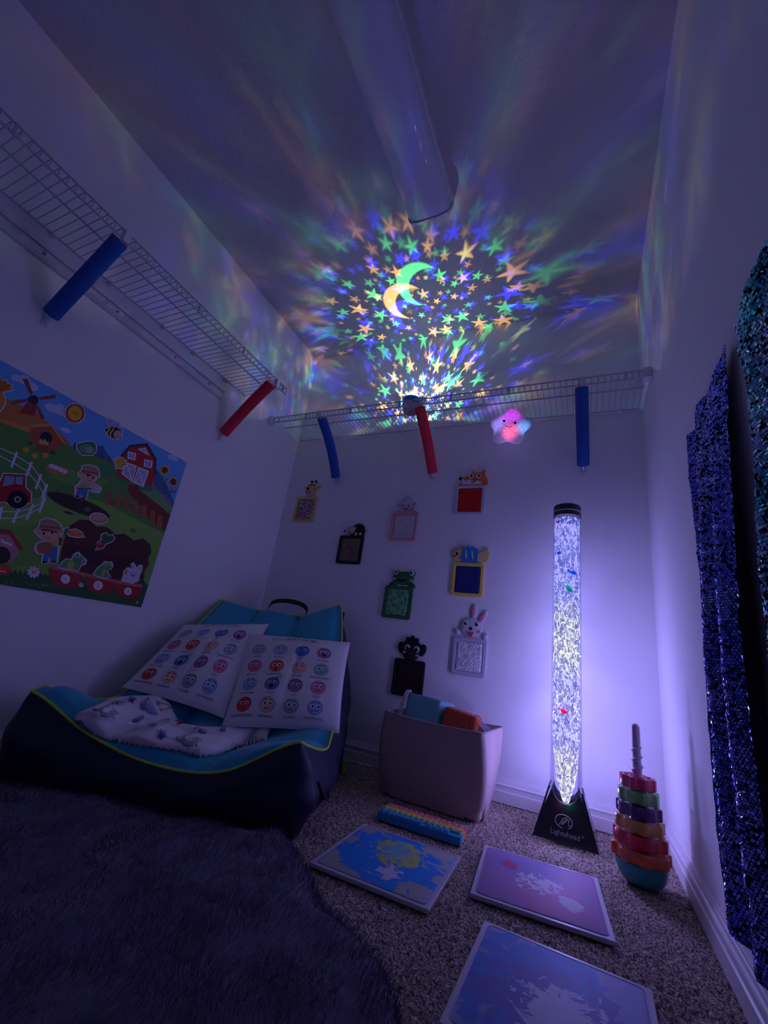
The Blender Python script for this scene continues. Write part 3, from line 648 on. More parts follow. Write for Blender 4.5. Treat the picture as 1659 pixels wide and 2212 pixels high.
head(t, [(2, 36, 34, 30, 0, .002, .008, (.80, .52, .48), 'head'), (2, 20, 2, 6, 0, .0095, .001, (.1, .02, .04), 'head'), (-4, 15, 7, 2, -.5, .0095, .001, BK, 'head'), (8, 15, 7, 2, .5, .0095, .001, BK, 'head'),
         (2, 66, 34, 26, 0, .001, .011, (.58, .57, .66), 'wool'), (-22, 56, 14, 14, 0, .001, .010, (.58, .57, .66), 'wool'), (26, 56, 14, 14, 0, .001, .010, (.58, .57, .66), 'wool'), (2, 54, 10, 8, 0, .008, .005, (.58, .57, .66), 'wool'), (-38, 12, 14, 10, .3, .001, .008, (.58, .57, .66), 'wool'), (44, 12, 14, 10, -.3, .001, .008, (.58, .57, .66), 'wool'),
         (-40, 40, 16, 8, -.5, .002, .007, (.85, .30, .30), 'ear'), (44, 40, 16, 8, .5, .002, .007, (.85, .30, .30), 'ear'), (-18, 18, 6, 5, 0, .009, .001, PK, 'cheek'), (22, 18, 6, 5, 0, .009, .001, PK, 'cheek')] + eye(-13, 32, 9) + eye(17, 32, 9))
OR = (.85, .20, .03)
m_red = mat('red_tinsel', (.55, .006, .012), .25, metal=.55, noise_col=(160, (.95, .03, .02), .35, .65), bump=(220, 1.0, .004))
t = frame_panel('fox_texture_panel', 'pale grey fox texture panel with shiny red patch, highest of the panels', 1.211, 1.315, (.55, .54, .62), None, m_red, fuzz=.0030)
head(t, [(20, 0, [(-60, 28), (-58, 40), (-20, 62), (-16, 84), (-4, 68), (30, 70), (46, 86), (48, 56), (62, 30), (66, 0), (-50, 0), (-54, 16)], None, 0, .001, .008, OR, 'head'), (14, 0, [(-64, 34), (-40, 24), (-18, 30), (0, 22), (24, 22), (38, 16), (42, 5), (-56, 4)], None, 0, .009, .002, (.72, .70, .74), 'head'), (-54, 38, 10, 10, 0, .008, .005, BK, 'head'), (8, 16, 9, 3, -.3, .011, .001, BK, 'head'), (18, 22, 3, 9, .2, .011, .001, BK, 'head'),
         (-52, 4, 12, 8, 0, .002, .008, OR, 'paw'), (72, 6, 10, 8, 0, .002, .008, OR, 'paw')] + eye(0, 50, 13, (2, 0)) + eye(38, 50, 13, (2, 0)))
t = frame_panel('fish_texture_panel', 'yellow fish texture panel with smooth dark blue patch', 1.232, .896, (.85, .62, .10), None, mat('blue_satin', (.010, .018, .16), .35, bump=(30, .3, .004)), fuzz=.0006, bcol2=(.7, .6, .35))
head(t, [(-50, 38, 40, 34, 0, .002, .009, (.80, .60, .20), 'head'), (-72, 30, 2, 8, .5, .011, .001, BK, 'head'), (-62, 28, 8, 2.2, .4, .0115, .001, BK, 'head'), (-40, 16, 10, 5, .2, .011, .001, PK, 'head'),
         (0, 0, [(-38, 20), (-30, 62), (-34, 80), (-14, 70), (-8, 82), (6, 70), (14, 80), (30, 66), (40, 70), (42, 4), (-30, 4)], None, 0, .003, .010, (.03, .22, .62), 'body'),
         (-14, 40, 4, 24, .15, .013, .001, (.80, .70, .35), 'stripe'), (16, 38, 4, 24, .2, .013, .001, (.80, .70, .35), 'stripe'), (64, 30, [(-28, -24), (-24, 14), (0, 24), (22, 44), (30, 20), (28, -10), (20, -24)], None, 0, .002, .008, (.80, .60, .20), 'tail')] + eye(-58, 42, 14, (1, 0)))
GR = (.025, .16, .05)
t = frame_panel('frog_texture_panel', 'dark green frog texture panel with dimpled light green patch', .877, .756, GR, None, spots((.22, .62, .30), (.10, .36, .12), 46, .3, .3, rough=.8), fuzz='dimple', bcol2=(.10, .30, .12))
head(t, [(14, 40, 58, 34, 0, .002, .010, GR, 'head'), (-30, 12, 30, 14, .4, .001, .008, GR, 'head'), (60, 10, 28, 12, -.4, .001, .008, GR, 'head'), (12, 26, 22, 4, 0, .0125, .001, BK, 'head'), (-8, 30, 4, 4, 0, .0125, .001, BK, 'head'), (34, 30, 4, 4, 0, .0125, .001, BK, 'head'),
         (-26, 66, 18, 18, 0, .002, .010, GR, 'ear'), (60, 66, 18, 18, 0, .002, .010, GR, 'ear'), (-30, 34, 9, 6, 0, .011, .0015, PK, 'cheek'), (60, 30, 9, 6, 0, .011, .0015, PK, 'cheek'), (74, 6, 10, 8, 0, .004, .008, GR, 'paw')] + eye(-26, 68, 13, (2, 0)) + eye(60, 68, 13, (-2, 0)))
LG = (.50, .49, .60)
t = frame_panel('bunny_texture_panel', 'pale lavender rabbit texture panel with white fluffy patch, above the basket', 1.267, .539, LG, None, mat('white_fur', (.66, .62, .68), .95, noise_col=(60, (.90, .88, .90), .35, .6), bump=(160, .8, .004)), fuzz=.0035, bcol2=(.75, .74, .85))
head(t, [(0, 46, 52, 44, 0, .002, .010, (.60, .58, .66), 'head'), (0, 40, 8, 8, 0, .0115, .002, BK, 'head'), (0, 0, [(-14, 26), (-8, 18), (-3, 8), (3, 2), (9, 10), (16, 26), (0, 22)], None, 0, .012, .0015, (.65, .03, .05), 'mouth'), (-2, 12, 6, 8, 0, .0125, .001, PK, 'mouth'),
         (8, 116, 16, 36, -.05, .001, .008, (.60, .58, .66), 'ear'), (8, 114, 8, 26, -.05, .009, .001, PK, 'ear'), (50, 96, 15, 36, -.45, .001, .008, (.60, .58, .66), 'ear'), (49, 94, 8, 26, -.45, .009, .001, PK, 'ear'),
         (-34, 32, 8, 7, 0, .011, .0012, PK, 'cheek'), (38, 28, 8, 7, 0, .011, .0012, PK, 'cheek'), (-60, 22, 14, 13, 0, .003, .010, (.60, .58, .66), 'paw'), (66, 14, 14, 13, 0, .003, .010, (.60, .58, .66), 'paw')] + eye(-24, 60, 13) + eye(26, 60, 13))
DG = (.022, .008, .010)
t = frame_panel('dog_texture_panel', 'very dark brown dog texture panel behind the basket, lowest of the panels', .983, .403, DG, None, mat('dark_brown_plush', (.028, .008, .010), .95, bump=(200, .6, .002)), fuzz=.0012, bcol2=(.04, .015, .018))
wob = [(22 * math.cos(a) * (1 + .12 * math.sin(9 * a)) * 1.9, 22 * math.sin(a) * (1 + .12 * math.sin(9 * a)) * 1.9) for a in [2 * PI * k / 60 for k in range(60)]]
head(t, [(0, 62, wob, None, 0, .001, .008, BK, 'head'), (0, 30, 44, 34, 0, .004, .010, DG, 'head'), (2, 28, 9, 6, 0, .0135, .0015, (.08, .01, .01), 'head'),
         (-50, 48, 18, 28, .3, .001, .010, BK, 'ear'), (54, 48, 18, 28, -.3, .001, .010, BK, 'ear'), (-30, 30, 9, 6, 0, .013, .001, (.8, .25, .22), 'cheek'), (34, 22, 9, 6, 0, .013, .001, (.8, .25, .22), 'cheek')] + eye(-18, 50, 15, (1, 0)) + eye(28, 48, 15, (1, 0)))
for o in list(D.objects):
    if o.name.startswith('head') and o.type == 'EMPTY': D.objects.remove(o)

# ---------------------------------------------------------------- farm poster and its felt pieces (left wall)
PY, PZ, PW, PH = -.765, .540, 1.06, .700             # right edge y, bottom z, size
def pc(x, y, d=.003):
    """a point of the poster drawing (as seen in the photo's poster view) -> metres from its lower right corner"""
    q = on(0, d, x / 3.95, 760 + y / 3.95); return (q.y - PY, q.z - PZ)
def pq(L, d=.003): return [pc(x, y, d) for x, y in L]
poster = thing('farm_poster', 'colourful farm scene poster pinned to the left wall', 'poster', (0.0005, PY, PZ), LEFT)
mb = MB(); mb.prism([(-PW, 0), (0, 0), (0, PH), (-PW, PH)], 0, .0022, (.14, .42, .88)); mb.build('backing_sheet', M_print, poster)
pr = MB(); LY = [0.0024]
def ink(pts, col, raw=False):
    pts = pts if raw else pq(pts)
    # keep the print on the sheet
    pts = [(max(-PW, min(0, a)), max(0, min(PH, b))) for a, b in pts]
    pr.flat(pts, LY[0], col); LY[0] += .0000055
def iell(x, y, rx, ry, rot, col, n=20):
    ink([(x + rx * math.cos(t) * math.cos(rot) - ry * math.sin(t) * math.sin(rot), y + rx * math.cos(t) * math.sin(rot) + ry * math.sin(t) * math.cos(rot)) for t in [2 * PI * k / n for k in range(n)]], col)
G1, G2, G3 = (.10, .30, .05), (.22, .45, .06), (.02, .12, .03)
BRN, BR2, RED, WH = (.075, .012, .010), (.16, .03, .02), (.50, .02, .02), (.85, .85, .88)
xl = -PW
iell(40, -40, 90, 40, .4, WH)
for x, y, rx, ry in ((140, 225, 45, 28), (210, 240, 55, 40), (280, 300, 50, 35), (450, 480, 75, 34), (510, 490, 45, 45), (540, 540, 25, 15), (565, 670, 45, 20), (530, 655, 20, 12), (1470, 900, 40, 22), (1500, 918, 22, 14)): iell(x, y, rx, ry, .35, (.62, .68, .90))
ink([(780, 850), (830, 800), (880, 800), (920, 880), (965, 930), (990, 1010), (1000, 1060), (820, 960)], (.06, .14, .38))
ink([(1320, 1000), (1345, 1010), (1420, 1130), (1500, 1290), (1470, 1350), (1300, 1200)], (.06, .14, .38))
ink([(600, 850), (640, 770), (690, 800), (760, 830), (760, 900)], (.12, .05, .16))
hay = [(xl, .60), (xl, .66)]
ink([(-300, 300), (0, 385), (60, 400), (150, 450), (200, 470), (330, 530), (400, 600), (460, 640), (560, 740), (620, 830), (250, 760), (-300, 700)], (.62, .20, .04))
for a in range(5): ink([(-40 + a * 90, 560 + a * 30), (60 + a * 90, 580 + a * 30), (160 + a * 80, 640 + a * 30), (40 + a * 80, 612 + a * 30)], (.75, .32, .06))
# green land
ink([pc(0, 608)] and [(xl, .45)] + pq([(-100, 590), (0, 608), (130, 650), (250, 690), (420, 740), (540, 785), (620, 810), (700, 850), (830, 890), (960, 960), (1060, 1040), (1180, 1100), (1300, 1150), (1420, 1260), (1490, 1340)]) + [(0, .42), (0, 0), (xl, 0)], G1, True)
ink([(1180, 1110), (1300, 1140), (1400, 1230), (1480, 1330), (1450, 1400), (1340, 1330), (1230, 1250), (1170, 1190)], (.16, .42, .14))
ink([(-250, 1180), (0, 1200), (250, 1260), (420, 1220), (700, 1230), (900, 1290), (1100, 1400), (1300, 1500), (1430, 1560), (1240, 2050), (-250, 1900)], G2)
ink([(-250, 1450), (60, 1500), (300, 1470), (520, 1600), (420, 1800), (-250, 1880)], (.16, .38, .05))
ink([(410, 1060), (620, 1010), (800, 1080), (950, 1100), (700, 1180)], (.14, .38, .07))
for x, y, r in ((880, 990, 50), (930, 1020, 55), (980, 1040, 45), (1030, 1080, 50), (1215, 1150, 45), (1265, 1160, 45)): iell(x, y, r, r * .7, .3, (.06, .25, .10))
# windmill
ink([(232, 425), (310, 455), (302, 545), (160, 525), (190, 480)], (.42, .03, .03))
for P in ([(190, 232), (235, 228), (280, 355), (258, 368)], [(330, 400), (345, 385), (470, 365), (480, 395), (345, 412)], [(235, 400), (110, 415), (90, 430), (110, 455), (235, 420)], [(300, 460), (325, 455), (385, 570), (352, 578)]): ink(P, (.30, .07, .05))
ink([(235, 400), (262, 372), (300, 370), (330, 395), (325, 440), (300, 452), (240, 425)], (.02, .02, .05))
# hen house
ink([(262, 640), (440, 612), (545, 765), (525, 780), (470, 850), (245, 775)], (.45, .11, .05)); ink([(255, 640), (275, 622), (440, 612), (452, 622), (560, 790), (530, 772), (436, 632), (278, 645)], (.75, .35, .12))
for k in range(3): ink([(262, 690 + 30 * k), (480, 740 + 30 * k), (480, 743 + 30 * k), (262, 694 + 30 * k)], (.28, .05, .03))
iell(392, 735, 55, 52, 0, (.02, .01, .02)); ink([(330, 765), (415, 785), (405, 870), (290, 830)], (.36, .07, .04)); ink([(335, 760), (350, 735), (365, 760), (380, 742), (400, 770), (415, 760), (410, 800), (330, 785)], (.80, .42, .15))
ink([(225, 770), (280, 770), (270, 800), (225, 785)], (.03, .08, .06)); ink([(425, 840), (475, 850), (468, 880), (428, 865)], (.03, .08, .06))
for x, y in ((220, 838), (298, 888), (385, 885)): iell(x, y, 28, 22, .3, (.80, .36, .04)); iell(x + 12, y - 14, 12, 10, 0, (.85, .45, .06))
# nest with eggs
iell(490, 1010, 110, 42, .32, (.55, .20, .05)); [iell(440 + 38 * k, 975 + 15 * k, 24, 20, .3, (.72, .70, .80)) for k in range(4)]
# barn
ink([(1030, 890), (1110, 800), (1255, 782), (1332, 915), (1325, 1050), (1295, 1140), (1230, 1150), (990, 1060), (1000, 1000)], RED)
ink([(1022, 892), (1105, 795), (1258, 780), (1336, 912), (1328, 1052), (1314, 1048), (1318, 920), (1248, 800), (1112, 812), (1040, 900)], (.02, .02, .05))
ink([(1172, 828), (1240, 816), (1276, 890)], WH); ink([(1200, 832), (1232, 826), (1256, 868)], (.35, .38, .75))
for x, y in ((1124, 888), (1264, 955)):
    ink([(x - 32, y - 40), (x + 38, y - 22), (x + 28, y + 40), (x - 38, y + 22)], WH); ink([(x - 22, y - 28), (x + 26, y - 14), (x + 18, y + 28), (x - 27, y + 13)], (.30, .33, .70))
    ink([(x - 2, y - 30), (x + 3, y - 30), (x - 2, y + 32), (x - 8, y + 32)], WH)
for P in ([(1078, 942), (1168, 972), (1130, 1112), (1035, 1040)], [(1180, 980), (1272, 1018), (1225, 1155), (1135, 1115)]):
    ink(P, WH); c_ = (sum(p[0] for p in P) / 4, sum(p[1] for p in P) / 4)
    ink([(c_[0] + (x - c_[0]) * .82, c_[1] + (y - c_[1]) * .82) for x, y in P], (.42, .38, .62))
    for a, b in ((0, 2), (1, 3)): ink([(P[a][0] - 4, P[a][1]), (P[a][0] + 5, P[a][1]), (P[b][0] + 5, P[b][1]), (P[b][0] - 4, P[b][1])], WH)
# path
ink([(1100, 1125), (1180, 1140), (1190, 1180), (1260, 1235), (1360, 1310), (1460, 1395), (1418, 1530), (1330, 1480), (1240, 1370), (1150, 1270), (1090, 1190)], (.22, .03, .02))
# picket fences
for k, (x, y) in enumerate([(925, 1255), (1008, 1270), (1080, 1295), (1155, 1330), (1228, 1370), (1300, 1415), (1362, 1460)]):
    if k < 6: ink([(x, y - 5), (x + 80, y + 25), (x + 80, y + 38), (x, y + 8)], (.16, .04, .02)); ink([(x, y + 22), (x + 78, y + 52), (x + 78, y + 62), (x, y + 34)], (.16, .04, .02))
for x, y in [(925, 1255), (1008, 1270), (1080, 1295), (1155, 1330), (1228, 1370), (1300, 1415), (1362, 1460)]:
    ink([(x - 20, y - 50), (x + 5, y - 72), (x + 28, y - 50), (x + 18, y + 55), (x - 26, y + 48)], (.42, .12, .05))
for x, y in ((870, 880), (935, 915)): ink([(x - 10, y - 30), (x + 8, y - 30), (x + 2, y + 30), (x - 14, y + 26)], (.16, .06, .12))
for x, y in ((1325, 1155), (1370, 1195), (1410, 1240), (1448, 1275)): ink([(x - 10, y - 22), (x + 10, y - 22), (x + 2, y + 24), (x - 16, y + 18)], (.40, .16, .22))
# sunflowers
for x, y in ((1405, 1010), (1478, 1110)):
    ink([(x - 4, y), (x + 4, y), (x - 20, y + 110), (x - 28, y + 108)], (.08, .20, .10)); iell(x, y, 42, 44, 0, (.75, .42, .08)); iell(x, y, 27, 28, 0, (.16, .03, .02)); iell(x - 40, y + 78, 22, 9, .4, (.08, .22, .10)); iell(x + 8, y + 82, 22, 9, -.4, (.08, .22, .10))
# soil
iell(670, 1310, 285, 62, .36, (.05, .012, .014), 36); iell(640, 1300, 240, 40, .36, (.035, .008, .012), 36); iell(585, 1375, 45, 12, .3, (.08, .02, .02)); iell(745, 1345, 30, 22, 0, (.06, .16, .05)); iell(500, 1178, 28, 12, .1, (.05, .15, .03)); iell(1135, 1525, 25, 20, .1, (.06, .20, .05))
soil = [(500, 1830), (520, 1700), (560, 1560), (600, 1480), (680, 1430), (770, 1440), (820, 1490), (900, 1490), (960, 1530), (985, 1560), (1060, 1550), (1120, 1590), (1140, 1610), (1220, 1590), (1280, 1640), (1292, 1710), (1265, 1760), (1270, 1820), (1235, 1870), (1220, 1990), (1190, 2000), (430, 1830)]
ink(soil, (.085, .014, .014)); ink([(560, 1640), (800, 1660), (1000, 1760), (1220, 1760), (1200, 1900), (900, 1860), (700, 1780), (540, 1760)], (.055, .008, .012))
# white rail fence
def wl(a, b, w=9): ink(line2([a, b], w), (.72, .72, .86))
for a, b in (((-120, 770), (135, 880)), ((-120, 830), (110, 945)), ((135, 885), (265, 965)), ((110, 945), (240, 1025)), ((265, 965), (345, 1075)), ((240, 1025), (320, 1125)), ((345, 1075), (395, 1160)), ((320, 1125), (372, 1215)), ((395, 1160), (372, 1280)), ((360, 1215), (350, 1330)), ((372, 1280), (275, 1330)), ((350, 1330), (247, 1385)), ((275, 1330), (155, 1365)), ((247, 1385), (130, 1420)), ((155, 1365), (-120, 1360)), ((130, 1420), (-120, 1420))): wl(a, b)
for a, b in (((145, 855), (95, 985)), ((270, 940), (225, 1060)), ((350, 1045), (305, 1170)), ((402, 1130), (355, 1250)), ((385, 1240), (335, 1370)), ((285, 1300), (225, 1430)), ((165, 1325), (110, 1460)), ((15, 1325), (-10, 1440))): ink(line2([a, b], 22), (.78, .78, .90))
# dog house, bowl, flower, lower greenery
ink([(-60, 1540), (0, 1530), (75, 1560), (165, 1700), (100, 1800), (20, 1790), (-60, 1770)], (.62, .25, .30)); ink([(-60, 1520), (20, 1512), (95, 1525), (200, 1685), (165, 1700), (80, 1565), (0, 1550), (-60, 1560)], (.42, .03, .03))
iell(10, 1735, 80, 75, 0, (.015, .01, .02)); ink(line2([(10, 1615), (90, 1645)], 22), (.80, .74, .70)); iell(15, 1605, 12, 12, 0, (.8, .74, .7)); iell(92, 1650, 12, 12, 0, (.8, .74, .7))
random.seed(3)
base = [(xl, 0), (0, 0), (0, .10)] + [pc(1250 - k * 22, 1990 - k * 1.7 - (34 if k % 2 else 0) - random.uniform(0, 14)) for k in range(70)] + [(xl, .12)]
ink(base, G3, True)
for k in range(60): iell(random.uniform(-60, 1180), random.uniform(0, 45) + 1965 + 0, random.uniform(5, 12), 7, random.uniform(0, 3), (.14, .30, .05), 8)
iell(-10, 1860, 110, 48, .1, (.50, .05, .02)); iell(0, 1845, 85, 22, .1, (.75, .10, .04)); ink(line2([(-10, 1870), (55, 1880)], 9), (.85, .7, .6))
for k in range(9): iell(285 + 34 * math.cos(k * .7), 1880 + 32 * math.sin(k * .7), 21, 13, k * .7, (.80, .78, .86), 10)
iell(285, 1880, 19, 17, 0, (.80, .35, .10)); iell(690, 1990, 22, 20, 0, (.6, .58, .6), 8)
# numbered pots
for i, (P, R, n_) in enumerate((([(415, 1845), (700, 1905), (690, 1960), (640, 2010), (560, 2015), (470, 1990), (420, 1930)], [(428, 1818), (440, 1822), (715, 1885), (712, 1905), (430, 1850)], (557, 1938)), ([(722, 1905), (980, 1965), (975, 2010), (930, 2060), (850, 2065), (770, 2035), (724, 1980)], [(722, 1885), (985, 1945), (982, 1970), (722, 1912)], (836, 1993)), ([(985, 1968), (1205, 2005), (1200, 2060), (1170, 2100), (1100, 2110), (1020, 2080), (985, 2040)], [(984, 1948), (1216, 1985), (1212, 2012), (984, 1975)], (1090, 2043)))):
    ink(P, (.42, .02, .015)); ink(R, (.62, .16, .14)); iell(n_[0], n_[1], 40 if i < 2 else 33, 40 if i < 2 else 33, 0, (.85, .85, .9))
    a = pc(*n_); add_text(pr, str(i + 1), a[0], a[1] - .0068, .0205, (.01, .01, .03), LY[0]); LY[0] += .00002
pr.build('printed_picture', M_print, poster)
for P in ((1585, 950), (1178, 2140)):
    q = pc(*P); mb = MB(); mb.lathe([(.004, .003), (.0055, .0045), (.003, .008)], 12, c=(q[0] + (-.008 if P[0] > 1500 else -.006), q[1])); mb.build('push_pin', mat('clear_pin', (.7, .7, .75), .15), poster)
def piece(kind, label, cat, shapes, outline=9):
    """felt cut-out stuck on the poster; shapes: list of (points, colour) in poster-drawing units, first is the silhouette"""
    P0 = pq(shapes[0][0], .004); cx = sum(p[0] for p in P0) / len(P0); cy = sum(p[1] for p in P0) / len(P0)
    t = thing(kind, label, cat, (0.0035, PY + cx, PZ + cy), LEFT, 'felt pieces stuck on the farm poster')
    loc = [(a - cx, b - cy) for a, b in P0]; n = len(loc)
    area = sum(loc[i][0] * loc[(i + 1) % n][1] - loc[(i + 1) % n][0] * loc[i][1] for i in range(n)); sg = 1 if area > 0 else -1
    off = []
    for i in range(n):
        a, b = loc[i - 1], loc[(i + 1) % n]; dx, dy = b[0] - a[0], b[1] - a[1]; l = math.hypot(dx, dy) or 1
        off.append((loc[i][0] + sg * dy / l * outline * .00042, loc[i][1] - sg * dx / l * outline * .00042))
    mb = MB(); mb.prism(off, 0, .0018, (.82, .82, .88)); mb.build('white_border', M_felt, t)
    mb = MB(); z = .0020
    for pts, col in shapes:
        q = [(a - cx, b - cy) for a, b in pq(pts, .004)]; mb.flat(q, z, col); z += .00003
    mb.build('picture', M_felt, t)
def E_(x, y, rx, ry, rot=0, n=18): return [(x + rx * math.cos(t) * math.cos(rot) - ry * math.sin(t) * math.sin(rot), y + rx * math.cos(t) * math.sin(rot) + ry * math.sin(t) * math.cos(rot)) for t in [2 * PI * k / n for k in range(n)]]
piece('felt_sun', 'round yellow felt sun with red rays on the farm poster', 'felt sun', [([(638 + (88 if k % 2 else 72) * math.cos(PI * k / 20), 525 + (88 if k % 2 else 72) * math.sin(PI * k / 20)) for k in range(40)], (.55, .03, .02)), (E_(638, 525, 62, 64), (.85, .50, .04)), (E_(628, 512, 5, 5), BK), (E_(660, 528, 5, 5), BK), (line2([(628, 522), (638, 534), (652, 536)], 5), BK)])
piece('felt_bee', 'black and yellow striped felt bee above the barn', 'felt bee', [([(890, 665), (930, 640), (905, 600), (900, 572), (935, 570), (965, 590), (972, 620), (990, 600), (1018, 610), (1020, 640), (1048, 665), (1036, 700), (1030, 745), (990, 750), (930, 725), (905, 700)], (.40, .38, .70)),
      ([(890, 665), (940, 642), (1000, 648), (1035, 690), (1028, 742), (990, 748), (930, 722)], (.03, .02, .03)), (line2([(938, 650), (912, 690), (918, 712)], 13), (.75, .60, .10)), (line2([(970, 655), (940, 695), (942, 722)], 13), (.75, .60, .10)), (E_(1000, 708, 34, 38), (.75, .48, .38)), (line2([(985, 700), (996, 698)], 4), BK), (line2([(988, 715), (1000, 724), (1012, 718)], 4), BK), (line2([(1010, 670), (1030, 655)], 5), BK)])
piece('felt_cabbage', 'green felt cabbage on the hill left of the barn', 'felt cabbage', [([(655, 790), (700, 775), (740, 768), (790, 765), (818, 800), (815, 850), (780, 882), (700, 878), (662, 840)], (.06, .22, .10)), (E_(740, 830, 66, 42, .1), (.14, .38, .20)), (E_(762, 838, 32, 30, .1), (.30, .55, .35))])
SKN = (.75, .42, .32); DEN = (.06, .22, .50); HAT = (.45, .26, .16)
piece('felt_farmer', 'felt farmer child in straw hat and dungarees holding a shovel on the poster', 'felt farmer', [([(668, 1035), (690, 1020), (705, 975), (760, 968), (820, 985), (840, 1010), (845, 1060), (815, 1085), (790, 1125), (850, 1150), (860, 1172), (845, 1200), (780, 1190), (748, 1175), (735, 1260), (700, 1262), (690, 1215), (672, 1245), (638, 1235), (645, 1180), (640, 1160), (680, 1120), (700, 1075), (668, 1055)], SKN),
      ([(668, 1035), (690, 1020), (705, 975), (760, 968), (820, 985), (840, 1010), (845, 1062), (760, 1030)], HAT), ([(700, 1010), (835, 1035), (832, 1048), (695, 1022)], (.25, .10, .08)), ([(700, 1030), (760, 1040), (810, 1070), (800, 1060), (740, 1050)], (.25, .05, .02)), (E_(748, 1055, 8, 10), BK), (E_(792, 1078, 8, 10), BK), (line2([(750, 1095), (765, 1102), (775, 1100)], 4), BK),
      ([(690, 1110), (770, 1130), (750, 1170), (680, 1160)], (.35, .50, .20)), ([(665, 1165), (750, 1175), (735, 1245), (705, 1250), (690, 1205), (680, 1232), (650, 1225)], DEN), ([(780, 1145), (835, 1152), (858, 1172), (840, 1198), (782, 1190)], (.55, .56, .72)), (line2([(650, 1162), (780, 1170)], 7), (.10, .03, .02)), (E_(655, 1235, 20, 9, .3), (.08, .01, .02)), (E_(706, 1255, 20, 9, .3), (.08, .01, .02))])
piece('felt_potato', 'tan felt potato beside the brown soil patch', 'felt potato', [(E_(840, 1422, 72, 42, .2), (.62, .30, .20)), (E_(835, 1415, 55, 28, .2), (.70, .38, .27))])
piece('felt_carrot', 'orange felt carrot at the left of the brown soil', 'felt carrot', [([(550, 1512), (575, 1500), (590, 1525), (640, 1515), (690, 1540), (722, 1578), (650, 1580), (590, 1565), (570, 1545), (545, 1555)], (.75, .20, .03)), ([(550, 1512), (575, 1500), (588, 1525), (572, 1548), (535, 1575), (540, 1545)], (.05, .20, .10)), ([(620, 1530), (680, 1545), (640, 1545)], (.90, .45, .20))])
piece('felt_radish', 'red felt radish with green leaves on the brown soil', 'felt radish', [([(815, 1695), (838, 1655), (832, 1625), (860, 1612), (870, 1560), (905, 1545), (925, 1570), (960, 1560), (975, 1595), (945, 1620), (895, 1640), (880, 1670), (850, 1680)], (.04, .16, .08)), (E_(858, 1645, 30, 32), (.50, .02, .06)), (line2([(845, 1668), (825, 1685), (815, 1698)], 6), (.5, .1, .15)), (E_(850, 1635, 8, 8), (.8, .4, .4))])
piece('felt_girl', 'felt farmer girl in straw hat carrying a crate, left of the carrot', 'felt farmer', [([(290, 1530), (330, 1500), (345, 1440), (400, 1422), (470, 1440), (510, 1470), (535, 1530), (530, 1560), (500, 1590), (525, 1640), (500, 1660), (485, 1740), (480, 1795), (430, 1795), (420, 1760), (405, 1800), (355, 1800), (370, 1730), (320, 1715), (300, 1690), (305, 1640), (370, 1610), (330, 1570)], SKN),
      ([(290, 1530), (330, 1500), (345, 1440), (400, 1422), (470, 1440), (510, 1470), (540, 1540), (500, 1535), (400, 1505), (330, 1510)], HAT), ([(335, 1480), (510, 1500), (515, 1515), (335, 1495)], (.28, .10, .08)), ([(345, 1510), (400, 1508), (490, 1535), (500, 1550), (420, 1530), (350, 1530)], (.28, .06, .03)), (E_(372, 1550, 9, 12), BK), (E_(442, 1543, 9, 12), BK), (line2([(400, 1585), (415, 1590), (430, 1580)], 4), BK), ([(500, 1570), (528, 1600), (522, 1655), (498, 1650)], (.25, .05, .04)),
      ([(430, 1610), (490, 1610), (470, 1680), (400, 1690)], (.80, .42, .06)), ([(400, 1660), (490, 1660), (482, 1785), (432, 1785), (420, 1740), (405, 1790), (362, 1785), (372, 1710)], DEN), ([(310, 1650), (450, 1640), (438, 1715), (325, 1718)], (.45, .14, .06)), (E_(375, 1640, 55, 16, -.1), (.10, .28, .12)), (E_(380, 1795, 26, 9), (.10, .01, .03)), (E_(455, 1790, 26, 9), (.10, .01, .03))])
FG = (.14, .32, .14); FL = (.45, .55, .12)
piece('felt_frog', 'felt frog leaning to the right above pot number 1', 'felt frog', [([(500, 1835), (530, 1800), (560, 1770), (610, 1775), (635, 1725), (665, 1712), (690, 1740), (735, 1785), (722, 1810), (690, 1820), (665, 1868), (560, 1850)], FG), (E_(600, 1820, 30, 42, .3), FL), (E_(660, 1735, 20, 18), (.7, .72, .7)), (E_(660, 1735, 10, 10), BK), (E_(716, 1790, 17, 18), (.7, .72, .7)), (E_(716, 1790, 9, 9), BK), (E_(665, 1780, 3, 4), BK)])
piece('felt_frog', 'felt frog sitting upright above pot number 2', 'felt frog', [([(800, 1895), (830, 1850), (880, 1810), (895, 1792), (925, 1800), (950, 1795), (958, 1825), (945, 1850), (905, 1870), (940, 1920), (900, 1930), (810, 1905)], FG), (E_(880, 1885, 16, 32, .4), FL), (E_(898, 1812, 15, 15), (.7, .72, .7)), (E_(898, 1812, 8, 8), BK), (E_(942, 1812, 13, 14), (.7, .72, .7)), (E_(942, 1812, 7, 7), BK)])
piece('felt_rabbit', 'white felt rabbit holding a carrot above pot number 3', 'felt rabbit', [([(1035, 1950), (1055, 1910), (1060, 1870), (1090, 1845), (1130, 1850), (1120, 1810), (1135, 1800), (1165, 1850), (1190, 1820), (1210, 1825), (1205, 1870), (1185, 1900), (1180, 1950), (1130, 1970)], (.70, .68, .82)), (E_(1075, 1880, 14, 22, .3), (.75, .28, .08)), (line2([(1115, 1895), (1132, 1915), (1150, 1905)], 7), BK), (E_(1122, 1882, 5, 4), BK), (E_(1158, 1885, 5, 4), BK), (E_(1195, 1850, 6, 16, .3), (.7, .4, .5)), (E_(1140, 1830, 6, 16, -.2), (.7, .4, .5))])
